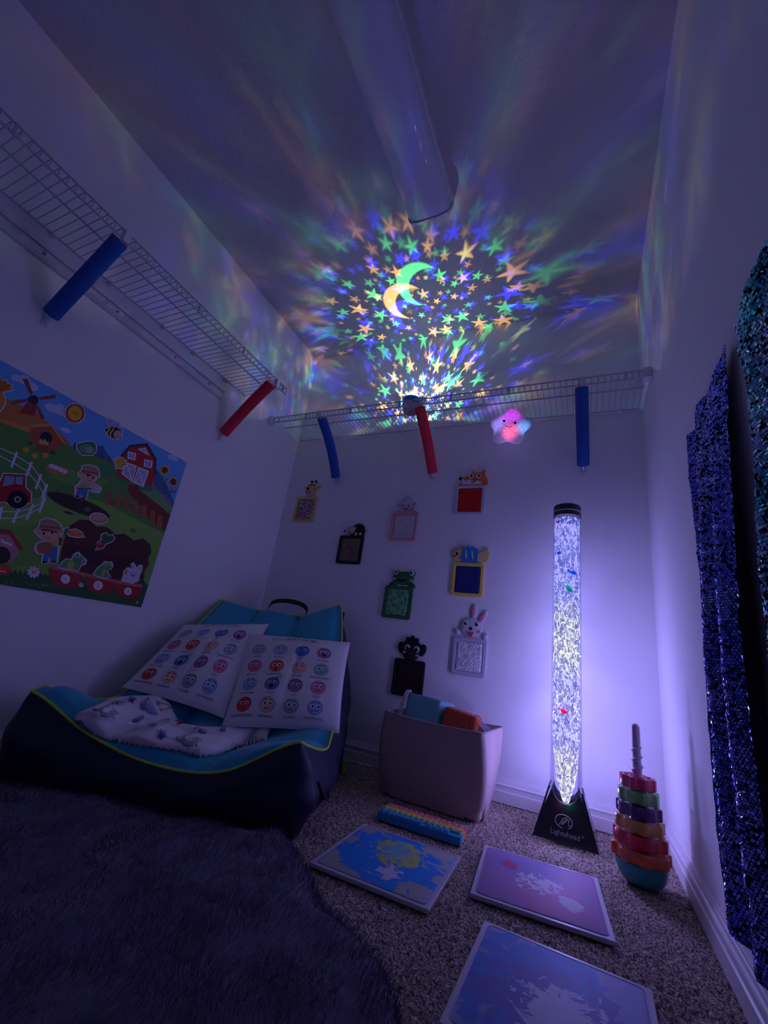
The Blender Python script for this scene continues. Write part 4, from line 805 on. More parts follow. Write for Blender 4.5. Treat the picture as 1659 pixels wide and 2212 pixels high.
piece('felt_tractor', 'red felt tractor inside the white fence of the poster', 'felt tractor', [([(-100, 1100), (0, 1110), (30, 1040), (215, 1050), (215, 1160), (262, 1205), (262, 1285), (230, 1290), (190, 1325), (110, 1325), (45, 1280), (-100, 1290)], (.45, .02, .03)), ([(40, 1055), (125, 1062), (115, 1130), (20, 1150)], (.25, .42, .55)), ([(135, 1062), (198, 1065), (190, 1135), (130, 1128)], (.25, .42, .55)), (E_(148, 1260, 90, 78), (.015, .012, .02)), (E_(148, 1260, 30, 26), (.6, .6, .65)), (E_(148, 1260, 19, 16), (.02, .02, .02))])
piece('felt_chick', 'small yellow felt chick beside the barn door', 'felt chick', [([(970, 925), (1000, 905), (1030, 900), (1075, 930), (1078, 965), (1045, 985), (1050, 1000), (1015, 990), (985, 998), (990, 965)], (.75, .42, .06)), (E_(1050, 945, 26, 24), (.80, .42, .12)), (E_(1042, 935, 4, 4), BK), (E_(1064, 945, 4, 4), BK), (E_(1052, 962, 10, 5), (.4, .05, .03))])
piece('felt_scarecrow', 'orange felt straw head with spiky top at the left frame edge of the poster', 'felt straw figure', [([(-90, 300), (-40, 240), (0, 215), (20, 250), (50, 240), (60, 270), (105, 285), (80, 310), (115, 320), (70, 335), (15, 345), (40, 400), (35, 450), (0, 500), (-90, 480)], (.60, .22, .03)), ([(-60, 340), (10, 350), (30, 400), (20, 440), (0, 480), (-60, 460)], (.78, .30, .05)), (line2([(-10, 250), (10, 330)], 6), (.35, .10, .02)), (line2([(60, 285), (10, 330)], 6), (.35, .10, .02))])

# ---------------------------------------------------------------- bean bag lounger
CX = Vector((.93, .37, 0)).normalized(); CY = Vector((-CX.y, CX.x, 0)); C0 = Vector((.64, -1.045, 0))
CM = Matrix((CX, CY, Vector((0, 0, 1)))).transposed()
def cw(x, y, z):
    p = C0 + CX * x + CY * y + Vector((0, 0, z)); p.x = max(p.x, .018 + .0 * z); p.y = min(p.y, -.018); return p
m_teal = mat('teal_mesh_fabric', (.02, .34, .50), .8, bump=(900, .25, .0006), sheen=.2)
m_navy = mat('navy_nylon', (.006, .008, .040), .55, bump=(35, .25, .004))
m_lime = mat('lime_piping', (.45, .75, .06), .5)
lounger = thing('bean_bag_lounger', 'low teal and navy bean bag lounger with lime piping in the left corner', 'lounger', tuple(C0), CM)
# control rows from front to top: y, then z at u=-1,-.5,0,.5,1, half widths (left,right)
ROWS = [(-.004, (.250, .165, .118, .130, .235), .430, .405), (.06, (.255, .190, .140, .155, .212), .440, .430), (.16, (.225, .172, .140, .148, .190), .445, .452),
        (.27, (.200, .155, .125, .140, .190), .435, .452), (.40, (.205, .155, .140, .160, .260), .405, .440), (.52, (.300, .250, .235, .255, .350), .365, .420),
        (.64, (.420, .385, .370, .390, .450), .340, .395), (.75, (.525, .505, .500, .510, .575), .325, .362), (.84, (.600, .585, .580, .590, .655), .318, .335), (.887, (.640, .620, .618, .625, .700), .312, .312)]
def cr(p, t):
    """catmull-rom through list p at t in 0..1"""
    n = len(p) - 1; f = min(t * n, n - 1e-6); i = int(f); f -= i
    a, b, c, d = p[max(i - 1, 0)], p[i], p[i + 1], p[min(i + 2, n)]
    return .5 * ((2 * b) + (-a + c) * f + (2 * a - 5 * b + 4 * c - d) * f * f + (-a + 3 * b - 3 * c + d) * f ** 3)
def seat_pt(u, v):
    y = cr([r[0] for r in ROWS], v); hl = cr([r[2] for r in ROWS], v); hr = cr([r[3] for r in ROWS], v)
    zz = [cr([r[1][k] for r in ROWS], v) for k in range(5)]; z = cr(zz, u); s = u * 2 - 1
    x = s * (hr if s > 0 else hl)
    e = min(u, 1 - u) * 2; ev = min(v, 1 - v)
    puff = .022 * (1 - abs(math.cos(u * 3 * PI)) ** 6) * sstep(0, .12, e)
    puff += -.010 * math.exp(-((v - .33) / .02) ** 2) - .010 * math.exp(-((v - .72) / .018) ** 2)
    for su in (1 / 3, 2 / 3): puff -= .016 * math.exp(-((u - su) / .012) ** 2)
    k = sstep(0, .05, ev) * sstep(0, .1, e)
    n = noise.noise(Vector((x * 7, y * 7, 1))) * .012
    back = sstep(.35, .6, v)
    return x, y - (puff + n) * k * back * .75, z + (puff + n) * k * (1 - back * .35)
def to_local(P): q = P - C0; return (q.dot(CX), q.dot(CY), P.z)
mb = MB(); NU, NV = 73, 91
mb.grid(lambda u, v: to_local(cw(*seat_pt(u, v))), NU, NV); mb.build('seat_surface', m_teal, lounger, smooth=True)
edge = [seat_pt(i / 40, 0) for i in range(41)] + [seat_pt(1, j / 60) for j in range(1, 61)] + [seat_pt(1 - i / 40, 1) for i in range(1, 41)] + [seat_pt(0, 1 - j / 60) for j in range(1, 60)]
mb = MB(); mb.tube([to_local(cw(*p)) for p in edge], .0042, 6, closed=True); mb.build('piping', m_lime, lounger, smooth=True)
# navy body: from the seam outward and down to the floor
def body_pt(i, w):
    n = len(edge); x, y, z = edge[i % n]
    # floor outline
    if i <= 40: fx, fy, out = lerp(-.43, .43, i / 40), .0, Vector((0, -1, 0))
    elif i <= 100: fy = lerp(0, .76, (i - 40) / 60); fx = lerp(.43, .46, (i - 40) / 60); out = Vector((1, 0, 0))
    elif i <= 140: fx = lerp(.46, -.44, (i - 100) / 40); fy = .78; out = Vector((0, 1, 0))
    else: fy = lerp(.76, 0, (i - 140) / 60); fx = lerp(-.44, -.43, (i - 140) / 60); out = Vector((-1, 0, 0))
    p = Vector((x, y, z)).lerp(Vector((fx, fy, 0)), w)
    bulge = .045 * math.sin(PI * min(1, w * 1.02)) * (.35 if i <= 40 else (1.0 if i <= 100 or i > 140 else .2))
    if i <= 40: bulge += .01 * math.sin(PI * w)
    # thick rear behind the back rest
    wr = noise.noise(Vector((p.x * 9, p.y * 9 + 4, p.z * 14))) * .014 * sstep(0, .15, w) * sstep(0, .2, 1 - w + .15)
    p = p + out * (bulge + wr)
    if 100 < i <= 140: p.y = max(p.y, y + (fy - y) * w)
    p.z = max(0.0, lerp(z, 0, w ** (1.0 if (i <= 40) else .92)))
    return to_local(cw(p.x, p.y, p.z))
mb = MB(); n = len(edge); nw = 26
vs = [body_pt(i, j / nw) for j in range(nw + 1) for i in range(n)]
mb.add(vs, [(j * n + i, j * n + (i + 1) % n, (j + 1) * n + (i + 1) % n, (j + 1) * n + i) for j in range(nw) for i in range(n)]); mb.build('side_cover', m_navy, lounger, smooth=True)
# back shell: navy panel standing behind the backrest, right edge visible
mb = MB()
def shell(u, v):
    x = lerp(-.30, .338, u) * (1 + .10 * (1 - v)); z = lerp(.20, lerp(.540, .672, u), v); y = lerp(.60, .90, v ** .8)
    return x, y, z
vs = [];
for off in (0, 1):
    for j in range(13):
        for i in range(13):
            x, y, z = shell(i / 12, j / 12); vs.append(to_local(cw(x, y + (.03 if off else -.004) * (1 - .3 * j / 12), z - (.0 if off else .006))))
f = [];
for j in range(12):
    for i in range(12):
        a = j * 13 + i; f.append((a, a + 1, a + 14, a + 13)); f.append((169 + a, 169 + a + 13, 169 + a + 14, 169 + a + 1))
for j in range(12): f.append((j * 13, j * 13 + 13, 169 + j * 13 + 13, 169 + j * 13)); f.append((j * 13 + 12, 169 + j * 13 + 12, 169 + j * 13 + 25, j * 13 + 25))
for i in range(12): f.append((156 + i, 156 + i + 1, 169 + 157 + i, 169 + 156 + i))
mb.add(vs, f); mb.build('back_panel', m_navy, lounger)
def band_path(pts, w, th, nrm):
    mb = MB(); nrm = Vector(nrm).normalized(); vs = []
    for i, p in enumerate(pts):
        for a, b in ((-w / 2, 0), (w / 2, 0), (w / 2, th), (-w / 2, th)):
            d = Vector(pts[min(i + 1, len(pts) - 1)]) - Vector(pts[max(i - 1, 0)]); s = d.cross(nrm).normalized(); vs.append(Vector(p) + nrm * a * 1.0 + s * b)
    L = len(pts); mb.add(vs, [(i * 4 + k, i * 4 + (k + 1) % 4, i * 4 + 4 + (k + 1) % 4, i * 4 + 4 + k) for i in range(L - 1) for k in range(4)] + [(3, 2, 1, 0), (L * 4 - 4, L * 4 - 3, L * 4 - 2, L * 4 - 1)]); return mb
hp = [(.10 - .10 * math.cos(PI * k / 14), .905 + 0 * k, .640 + .045 * math.sin(PI * k / 14) ** .7) for k in range(15)]
band_path([to_local(cw(x - .06, y, z)) for x, y, z in hp], .026, .004, (0, .55, .83)).build('carry_handle', mat('black_webbing', (.008, .008, .010), .8), lounger)
hs = [(.445 + .025 * math.sin(PI * k / 10), .10 + .015 * k, .165 - .06 * math.sin(PI * k / 10)) for k in range(11)]
band_path([to_local(cw(x + .016, y - .06, z - .03)) for x, y, z in hs], .022, .004, (1, 0, 0)).build('side_handle', m_navy, lounger)
# lime tag near the back foot
mb = MB(); q = to_local(cw(.478, .70, .012)); mb.box(q[0] - .004, q[0] + .006, q[1] - .03, q[1] + .03, .004, .05); mb.build('foot_tab', m_lime, lounger)

# surface for things that lie on the lounger
sv = [cw(*seat_pt(i / 48, j / 60)) for j in range(61) for i in range(49)]
SEAT = BVHTree.FromPolygons(sv, [(j * 49 + i, j * 49 + i + 1, (j + 1) * 49 + i + 1, (j + 1) * 49 + i) for j in range(60) for i in range(48)])

# ---------------------------------------------------------------- pillows printed with feeling faces
m_case = mat('white_pillowcase', (.80, .76, .80), .75, bump=(14, .35, .006))
FACES = [((.42, .48, .62), 'HAPPY', 0), ((.40, .52, .80), 'PROUD', 1), ((.12, .22, .60), 'SAD', 2), ((.40, .12, .38), 'EXCITED', 3),
         ((.75, .16, .32), 'JEALOUS', 4), ((.85, .10, .06), 'SURPRISED', 5), ((.90, .52, .42), 'BORED', 6), ((.36, .44, .56), 'EMBARRASSED', 7),
         ((.30, .42, .74), 'CONFUSED', 8), ((.10, .18, .52), 'TIRED', 9), ((.36, .12, .34), 'SHY', 10), ((.82, .20, .36), 'SILLY', 11),
         ((.70, .05, .05), 'DISAPPOINTED', 4), ((.88, .50, .36), 'WORRIED', 8), ((.32, .38, .46), 'SCARED', 7), ((.30, .44, .80), 'FRUSTRATED', 12)]
def pillow(label, TLc, TRc, BLc, BRc, th, seed):
    c = [Vector(cw(*q)) for q in (TLc, TRc, BLc, BRc)]; cen = sum(c, Vector()) / 4
    t = thing('pillow', label, 'pillow', tuple(cen), None, 'white pillows with feeling faces on the lounger')
    nrm = (c[1] - c[0]).cross(c[2] - c[0]).normalized()
    if nrm.dot(CAMP - cen) < 0: nrm = -nrm
    def P(u, v, side=1, extra=0.0):
        """u left-right, v bottom-top"""
        uu, vv = 2 * u - 1, 2 * v - 1
        pin = .035 * (1 - uu * uu) * abs(vv) ** 3; pin2 = .035 * (1 - vv * vv) * abs(uu) ** 3       # edges pull in between the corners
        u2 = .5 + uu * (1 - pin2 / .5 * .55) / 2; v2 = .5 + vv * (1 - pin / .5 * .55) / 2
        p = c[2].lerp(c[3], u2).lerp(c[0].lerp(c[1], u2), v2)
        k = max(0, (1 - abs(uu) ** 2.6) * (1 - abs(vv) ** 2.6)) ** .55
        cr_ = .017 * noise.noise(Vector((u * 3.2 + seed, v * 2.6, seed))) * k + .006 * abs(noise.noise(Vector((u * 2 + v * 5 + seed, v * 2, seed + 5)))) * k
        if side > 0: cr_ -= .006 * math.exp(-((u - .52 - .10 * (v - .5)) / .018) ** 2) * k * sstep(.2, .4, 1 - v + .3)
        return p + nrm * (side * th * k * (1.0 if side > 0 else .45) + cr_ * side + side * .0008 + extra) - cen
    mb = MB(); mb.grid(lambda u, v: P(u, v, 1), 57, 57); mb.grid(lambda u, v: P(u, v, -1), 25, 25)
    mb.build('pillowcase', m_case, t, smooth=True)
    pm = MB()
    def put(pts, col, z): pm.add([P(a, b, 1, z) for a, b in pts], [tuple(range(len(pts)))], col)
    def disc(x, y, rx, ry, col, z):
        n = 20; R_ = [0.35, .7, 1.0]; vs = [P(x, y, 1, z)]
        for r in R_: vs += [P(x + rx * r * math.cos(2 * PI * k / n), y + ry * r * math.sin(2 * PI * k / n), 1, z) for k in range(n)]
        fs = [(0, 1 + k, 1 + (k + 1) % n) for k in range(n)] + [(1 + a * n + k, 1 + (a + 1) * n + k, 1 + (a + 1) * n + (k + 1) % n, 1 + a * n + (k + 1) % n) for a in (0, 1) for k in range(n)]
        pm.add(vs, fs, col)
    def word(s, x, y, h, col=(.02, .02, .03), z=.0010, arc=0.0, sx=1.0):
        vs, fs = text_mesh(s)
        out = []
        for a, b in vs:
            a *= sx
            yy = y + b * h + arc * (1 - (a * h / .3) ** 2) if arc else y + b * h
            out.append(P(x + a * h, yy, 1, z))
        pm.add(out, fs, col)
    word('IT IS OKAY TO BE', .47, .855, .060, arc=.035, sx=.9, z=.0035)
    K_ = (.015, .015, .02)
    for i, (col, nm, ty) in enumerate(FACES):
        cx = .160 + .205 * (i % 4); cy = .755 - .195 * (i // 4); r = .066
        cx += .02 * (1.5 - i // 4) * 0
        disc(cx, cy, r, r * 1.02, tuple(q * .55 for q in col), .0007); disc(cx, cy, r * .93, r * .95, col, .0010)
        ey = cy + .012
        if ty in (1, 6):
            for s in (-1, 1): put(line2([(cx + s * .040, ey + .006), (cx + s * .012, ey)], .006), K_, .0016)
        else:
            for s in (-1, 1):
                rr = .019 if ty in (5, 7, 12, 3, 11) else .016
                disc(cx + s * .024, ey, rr, rr, (.85, .85, .88), .0013); disc(cx + s * .024 + .003, ey - .003, rr * .55, rr * .55, K_, .0017)
        for s in (-1, 1):
            dy = .010 if ty in (4, 10) else (-.008 if ty in (7, 8, 12) else 0)
            put(line2([(cx + s * .040, cy + .040 + dy * .6), (cx + s * .012, cy + .042 - dy)], .006), K_, .0016)
        if ty in (3, 9): disc(cx, cy - .026, .020, .020, K_, .0016)
        elif ty == 5: disc(cx, cy - .032, .010, .013, K_, .0016)
        elif ty == 12: put(line2([(cx - .034 + .0113 * k, cy - .032 + (.007 if k % 2 else -.005)) for k in range(7)], .005), K_, .0016)
        elif ty in (2, 7, 8, 4): put(line2([(cx - .02 + .01 * k, cy - .038 + .010 * math.sin(PI * k / 4)) for k in range(5)], .005), K_, .0016)
        else: put(line2([(cx - .02 + .01 * k, cy - .026 - .010 * math.sin(PI * k / 4)) for k in range(5)], .005), K_, .0016)
        if ty == 9: word('zzz', cx + .045, cy + .055, .045)
        word(nm, cx, cy - .104, .027, z=.002)
    pm.build('printed_faces', M_print, t)
    return t
pillow('white pillow printed with feeling faces, leaning on the left side of the lounger back', (-.355, .655, .495), (.010, .735, .555), (-.400, .390, .235), (.022, .400, .185), .048, 1.3)
pillow('white pillow printed with feeling faces, leaning on the right side of the lounger back', (-.045, .640, .500), (.420, .680, .525), (.030, .375, .158), (.474, .325, .212), .046, 6.1)

# ---------------------------------------------------------------- folded baby blanket on the seat
def blanket():
    m_bl = mat('plush_blanket', (.80, .72, .78), .95, vcol=True, bump=(240, .5, .0016), sheen=.5)
    OUT = [(157, 1562), (165, 1545), (200, 1530), (240, 1512), (290, 1506), (345, 1508), (366, 1522), (380, 1550), (390, 1566), (430, 1572), (500, 1573), (560, 1565), (590, 1556), (603, 1553), (602, 1563), (588, 1578), (575, 1598), (545, 1606), (505, 1618), (470, 1632), (430, 1637), (385, 1624), (300, 1613), (240, 1602), (190, 1587), (168, 1577)]
    def inside(x, y):
        c = False; n = len(OUT)
        for i in range(n):
            x1, y1 = OUT[i]; x2, y2 = OUT[(i + 1) % n]
            if (y1 > y) != (y2 > y) and x < (x2 - x1) * (y - y1) / (y2 - y1) + x1: c = not c
        return c
    def edged(x, y):
        best = 1e9; n = len(OUT)
        for i in range(n):
            x1, y1 = OUT[i]; x2, y2 = OUT[(i + 1) % n]; dx, dy = x2 - x1, y2 - y1
            t = max(0, min(1, ((x - x1) * dx + (y - y1) * dy) / (dx * dx + dy * dy))); best = min(best, math.hypot(x - x1 - t * dx, y - y1 - t * dy))
        return best
    base = on(2, .18, 380, 1570)
    t = thing('baby_blanket', 'white fleece baby blanket printed with grey creatures and blue stars lying across the lounger seat', 'blanket', tuple(base))
    st = 2.0; pts = {}; vs = []; fs = []
    def hit(x, y, lift):
        # start from the surface seen through the blanket and lift along its normal
        d = pray(x, y); h = SEAT.ray_cast(CAMP, d)
        if h[0] is None: return None
        n = h[1]; n = n if n.z > 0 else -n
        return h[0], n
    nx, ny = int((610 - 150) / st) + 1, int((1640 - 1500) / st) + 1
    def lift(x, y):
        e = edged(x, y) if inside(x, y) else 0
        k = math.sqrt(min(1, e / 13.0) * (2 - min(1, e / 13.0)))
        fold = .016 * (1 - abs(math.sin((x * .7 + y * 1.9) / 47.0))) ** 2 + .010 * noise.noise(Vector((x / 45, y / 22, 0))) + .010 * sstep(1560, 1535, y) * (1 if x < 400 else 0)
        ridge = .012 * math.exp(-((y - 1558 - (x - 200) * .22) / 5.0) ** 2) * (1 if x < 420 else 0)
        return .004 + k * (.022 + max(-.008, fold) + ridge + .020 * sstep(480, 590, x))
    for j in range(ny):
        for i in range(nx):
            x, y = 150 + i * st, 1500 + j * st
            if inside(x, y) or edged(x, y) < 1.5:
                h = hit(x, y, 0)
                if h is None or h[0].z > .42: continue
                l = lift(x, y); d = (h[0] - CAMP).normalized()
                pts[(i, j)] = len(vs); vs.append(h[0] + (Vector((0, 0, 1)) * .45 - d * .55) * l - base)
    for (i, j), a in pts.items():
        if (i + 1, j) in pts and (i, j + 1) in pts and (i + 1, j + 1) in pts: fs.append((a, pts[(i, j + 1)], pts[(i + 1, j + 1)], pts[(i + 1, j)]))
    pm = MB(); pm.add(vs, fs, (.80, .73, .79))
    def put(L, col, ex=.0018):
        out = []
        for x, y in L:
            h = hit(x, y, 0)
            if h is None: return
            l = lift(x, y) + ex; d = (h[0] - CAMP).normalized(); out.append(h[0] + (Vector((0, 0, 1)) * .45 - d * .55) * l - base)
        c = sum(out, Vector()) / len(out); n = len(out)
        pm.add([c] + out, [(0, 1 + k, 1 + (k + 1) % n) for k in range(n)], col)
    def cz(x, y): return (150 + x * .2833, 1470 + y * .2833)          # blanket view drawing units
    def P(L, col, ex=.0018): put([cz(*q) for q in L], col, ex)
    GY, BL_, GN = (.36, .33, .36), (.10, .13, .38), (.42, .46, .42)
    def S5(x, y, r, rot=0): return [(x + (r if k % 2 == 0 else r * .45) * math.cos(rot + PI * k / 5), y + (r if k % 2 == 0 else r * .45) * math.sin(rot + PI * k / 5)) for k in range(10)]
    P(S5(465, 195, 32, .2), BL_); P(S5(695, 460, 32, .4), BL_)
    for cx, cy, s in ((270, 280, 1.0), (910, 480, 1.0)):
        P([(cx - 75 * s, cy + 20), (cx - 60 * s, cy - 10), (cx, cy - 40), (cx + 30, cy - 75), (cx + 70, cy - 80), (cx + 55, cy - 55), (cx + 20, cy - 25), (cx + 60, cy), (cx + 85, cy + 10), (cx + 50, cy + 40), (cx, cy + 60), (cx - 50, cy + 50)], GY)
        for k in range(5): P(line2([(cx + 20 + 12 * k, cy + 10), (cx + 40 + 14 * k, cy - 22 + 8 * k)], 9), GY)
        for k in range(3): P(line2([(cx - 20 + 30 * k, cy + 30), (cx - 15 + 34 * k, cy + 66)], 14), GY)
        P(E_(cx + 100, cy - 58, 32, 14, .2, 12), GY); P(E_(cx - 92, cy + 6, 18, 10, .3, 10), GY)
    P([(580, 180), (655, 295), (600, 285), (545, 255)], (.22, .28, .60)); P(line2([(580, 180), (620, 230), (658, 296)], 8), (.6, .15, .2)); P([(525, 225), (560, 200), (560, 270), (530, 262)], (.18, .22, .5))
    P([(470, 345), (500, 330), (545, 305), (552, 325), (515, 350), (478, 362)], (.14, .12, .34)); P([(1140, 420), (1165, 375), (1182, 378), (1180, 425)], (.16, .15, .42)); P(line2([(800, 340), (830, 342), (855, 352)], 9), (.65, .12, .12))
    P([(590, 390), (640, 375), (700, 345), (745, 335), (740, 365), (690, 400), (640, 420), (600, 412)], GN)
    for k in range(6): P(line2([(655 + 18 * k, 190 + 6 * k), (690 + 16 * k, 265 - 4 * k)], 9), (.20, .18, .20))
    P(line2([(660, 200), (740, 270)], 8), (.5, .4, .15)); P(line2([(700, 170), (790, 265)], 7), (.6, .2, .15))
    P(line2([(1408, 458), (1418, 480)], 7), BL_); P(line2([(1552, 315), (1558, 335)], 6), BL_)
    o = pm.build('fleece', m_bl, t, smooth=True)
    so = o.modifiers.new('solid', 'SOLIDIFY'); so.thickness = .006; so.offset = -1
blanket()

# ---------------------------------------------------------------- fabric basket, foam blocks
def basket():
    m = mat('woven_linen', (.50, .38, .36), .9, bump=(420, .7, .0012, 'X'), noise_col=(350, (.62, .49, .47), .35, .65))
    t = thing('storage_basket', 'pinkish grey woven fabric storage basket holding foam blocks by the back wall', 'basket', (1.22, -.195, 0))
    top = [(-.205, -.128), (.200, -.160), (.228, .118), (-.175, .150)]; bot = [(-.185, -.132), (.208, -.140), (.190, .110), (-.170, .125)]
    H0 = .283
    def ring(P, n=18, r=.025):
        out = []
        for k in range(4):
            a, b, c = Vector(P[k - 1] + (0,)), Vector(P[k] + (0,)), Vector(P[(k + 1) % 4] + (0,))
            d1 = (a - b).normalized() * r; d2 = (c - b).normalized() * r
            for q in range(5):
                s = q / 4; out.append((b + d1) * (1 - s) ** 2 + 2 * s * (1 - s) * b + (b + d2) * s * s)
            nx_ = (Vector(P[(k + 1) % 4] + (0,)) - b)
            e0 = b + d2; e1 = c + (b - c).normalized() * r
            for q in range(1, n): out.append(e0.lerp(e1, q / n))
        return out
    rt, rb = ring(top), ring(bot); n = len(rt); mb = MB(); vs = []; NJ = 20; cen = Vector((0, 0, 0))
    for j in range(NJ + 1):
        w = j / NJ
        for k in range(n):
            p = rb[k].lerp(rt[k], w); z = H0 * w
            d = Vector((p.x, p.y, 0)); 
            bul = .014 * math.sin(PI * w) * (1 if p.x > .1 or p.y < -.1 else .4) - .020 * math.exp(-((w) / .12) ** 2) * (1 if abs(p.x) > .15 and abs(p.y) > .09 else 0)
            p2 = p + d.normalized() * (bul + .005 * noise.noise(Vector((p.x * 12, p.y * 12, z * 9))))
            z += -.006 * math.sin(PI * (p.x + .2) / .4) * w ** 3
            vs.append((p2.x, p2.y, z + .001))
    for w, ins in ((1, .003), (.95, .004), (.5, .004), (.03, .006)):
        for k in range(n):
            p = rb[k].lerp(rt[k], w); q = p - Vector((p.x, p.y, 0)).normalized() * ins; vs.append((q.x, q.y, H0 * w + (.002 if w == 1 else 0) - .006 * math.sin(PI * (p.x + .2) / .4) * w ** 3))
    R_ = NJ + 5
    mb.add(vs, [(j * n + k, j * n + (k + 1) % n, (j + 1) * n + (k + 1) % n, (j + 1) * n + k) for j in range(R_ - 1) for k in range(n)] + [tuple(range((R_ - 1) * n, R_ * n)), tuple(range(n - 1, -1, -1))])
    mb.build('body', m, t, smooth='auto')
    mb = MB(); mb.tube([(p.x, p.y, H0 - .001 - .006 * math.sin(PI * (p.x + .2) / .4)) for p in rt], .0032, 6, closed=True); mb.build('rim_seam', m, t, smooth=True)
    m_h = mat('cotton_webbing', (.60, .52, .56), .85, bump=(500, .4, .001))
    for sx, x0, tilt in ((-1, -.178, 0), (1, .205, 1)):
        pts = []
        for k in range(17):
            a = PI * k / 16; s = .045 if not tilt else .050
            if not tilt: pts.append(Vector((x0 + .020 + .016 * math.sin(a), -.035 - s * math.cos(a), .240 + .128 * math.sin(a) ** .85)))
            else: pts.append(Vector((x0 - .004 - .085 * math.sin(a), .02 - s * math.cos(a), .240 + .072 * math.sin(a) ** .8)))
        q = MB(); 
        for w in (0,):
            v2 = []
            for i, p in enumerate(pts):
                d = (pts[min(i + 1, 16)] - pts[max(i - 1, 0)]).normalized(); side = Vector((1, 0, .15)).normalized() if not tilt else Vector((.5, 0, .85)).normalized(); nn = d.cross(side).normalized()
                for a_, b_ in ((-.0085, -.002), (.0085, -.002), (.0085, .002), (-.0085, .002)): v2.append(p + side * a_ + nn * b_)
            q.add(v2, [(i * 4 + k, i * 4 + (k + 1) % 4, i * 4 + 4 + (k + 1) % 4, i * 4 + 4 + k) for i in range(16) for k in range(4)] + [(3, 2, 1, 0), (64, 65, 66, 67)])
        q.build('handle', m_h, t)
basket()
def foam_block(kind, label, loc, size, rot, c1, c2, ribs_on, group):
    t = thing(kind, label, 'foam block', loc, Matrix.Rotation(rot[2], 3, 'Z') @ Matrix.Rotation(rot[1], 3, 'Y') @ Matrix.Rotation(rot[0], 3, 'X'), group)
    sx, sy, sz = size; mb = MB()
    def rib(u): return .0022 * abs(math.sin(u * PI * 17))
    r = .010
    nx = 120
    vs = []; P = rrect(0, 0, sx, sz, .016, 8)
    mbs = MB()
    # side loop (x,z) extruded along y with vertical ribs
    loop = []
    Pd = []
    for i in range(len(P)):
        a, b = Vector(P[i]), Vector(P[(i + 1) % len(P)]); m_ = max(1, int((b - a).length / .0016))
        for k in range(m_): Pd.append(a.lerp(b, k / m_))
    n = len(Pd); L = 0; out = []
    for i, p in enumerate(Pd):
        L += (p - Pd[i - 1]).length if i else 0
        nn = Vector((p.y - 0, 0)); d = p.normalized(); o_ = (.0030 * abs(math.sin(L / .0095 * PI))) if (ribs_on is True or (ribs_on and p.x > sx / 2 - .006)) else 0
        out.append(p + d * o_)
    for y in (-sy / 2 + .004, sy / 2 - .004): vs += [(p.x, y, p.y) for p in out]
    mbs.add(vs, [(k, (k + 1) % n, n + (k + 1) % n, n + k) for k in range(n)]); mbs.build('ribbed_band', c2, t, smooth=True)
    mb = MB()
    for s in (-1, 1):
        base = [(p[0] * 1.0, p[1] * 1.0) for p in P]; y0 = s * (sy / 2 - .005); y1 = s * (sy / 2)
        v3 = [(a, y0, b) for a, b in base] + [(a * .96, y1, b * .96) for a, b in base]; k_ = len(base)
        mb.add(v3, [(i, (i + 1) % k_, k_ + (i + 1) % k_, k_ + i) for i in range(k_)] + [tuple(range(k_, 2 * k_))])
    mb.build('smooth_face', c1, t, smooth='auto')
m_tealc = mat('teal_vinyl', (.10, .36, .44), .55); m_tealr = mat('teal_corduroy', (.22, .56, .62), .75)
m_orc = mat('rust_vinyl', (.50, .07, .03), .6); m_orr = mat('rust_corduroy', (.62, .10, .04), .8); m_blc = mat('blue_vinyl', (.06, .16, .40), .55); m_blr = mat('blue_corduroy', (.08, .2, .45), .7)
foam_block('foam_block', 'teal ribbed foam block standing out of the fabric basket', (1.155, -.175, .272), (.155, .155, .155), (PI / 2 - .10, .05, -.12), m_tealc, m_tealr, 'right', 'foam blocks in the fabric basket')
foam_block('foam_block', 'rust red corduroy foam block beside the teal one in the basket', (1.300, -.205, .250), (.130, .150, .125), (PI / 2 - .06, .14, .10), m_orc, m_orr, True, 'foam blocks in the fabric basket')
foam_block('foam_block', 'dark blue foam block mostly hidden beneath the basket handle', (1.372, -.165, .200), (.080, .100, .140), (0, .08, .15), m_blc, m_blr, True, 'foam blocks in the fabric basket')
foam_block('foam_block', 'dark blue foam block at the bottom of the fabric basket', (1.20, -.19, .085), (.18, .15, .15), (0, 0, .1), m_blc, m_blr, False, 'foam blocks in the fabric basket')

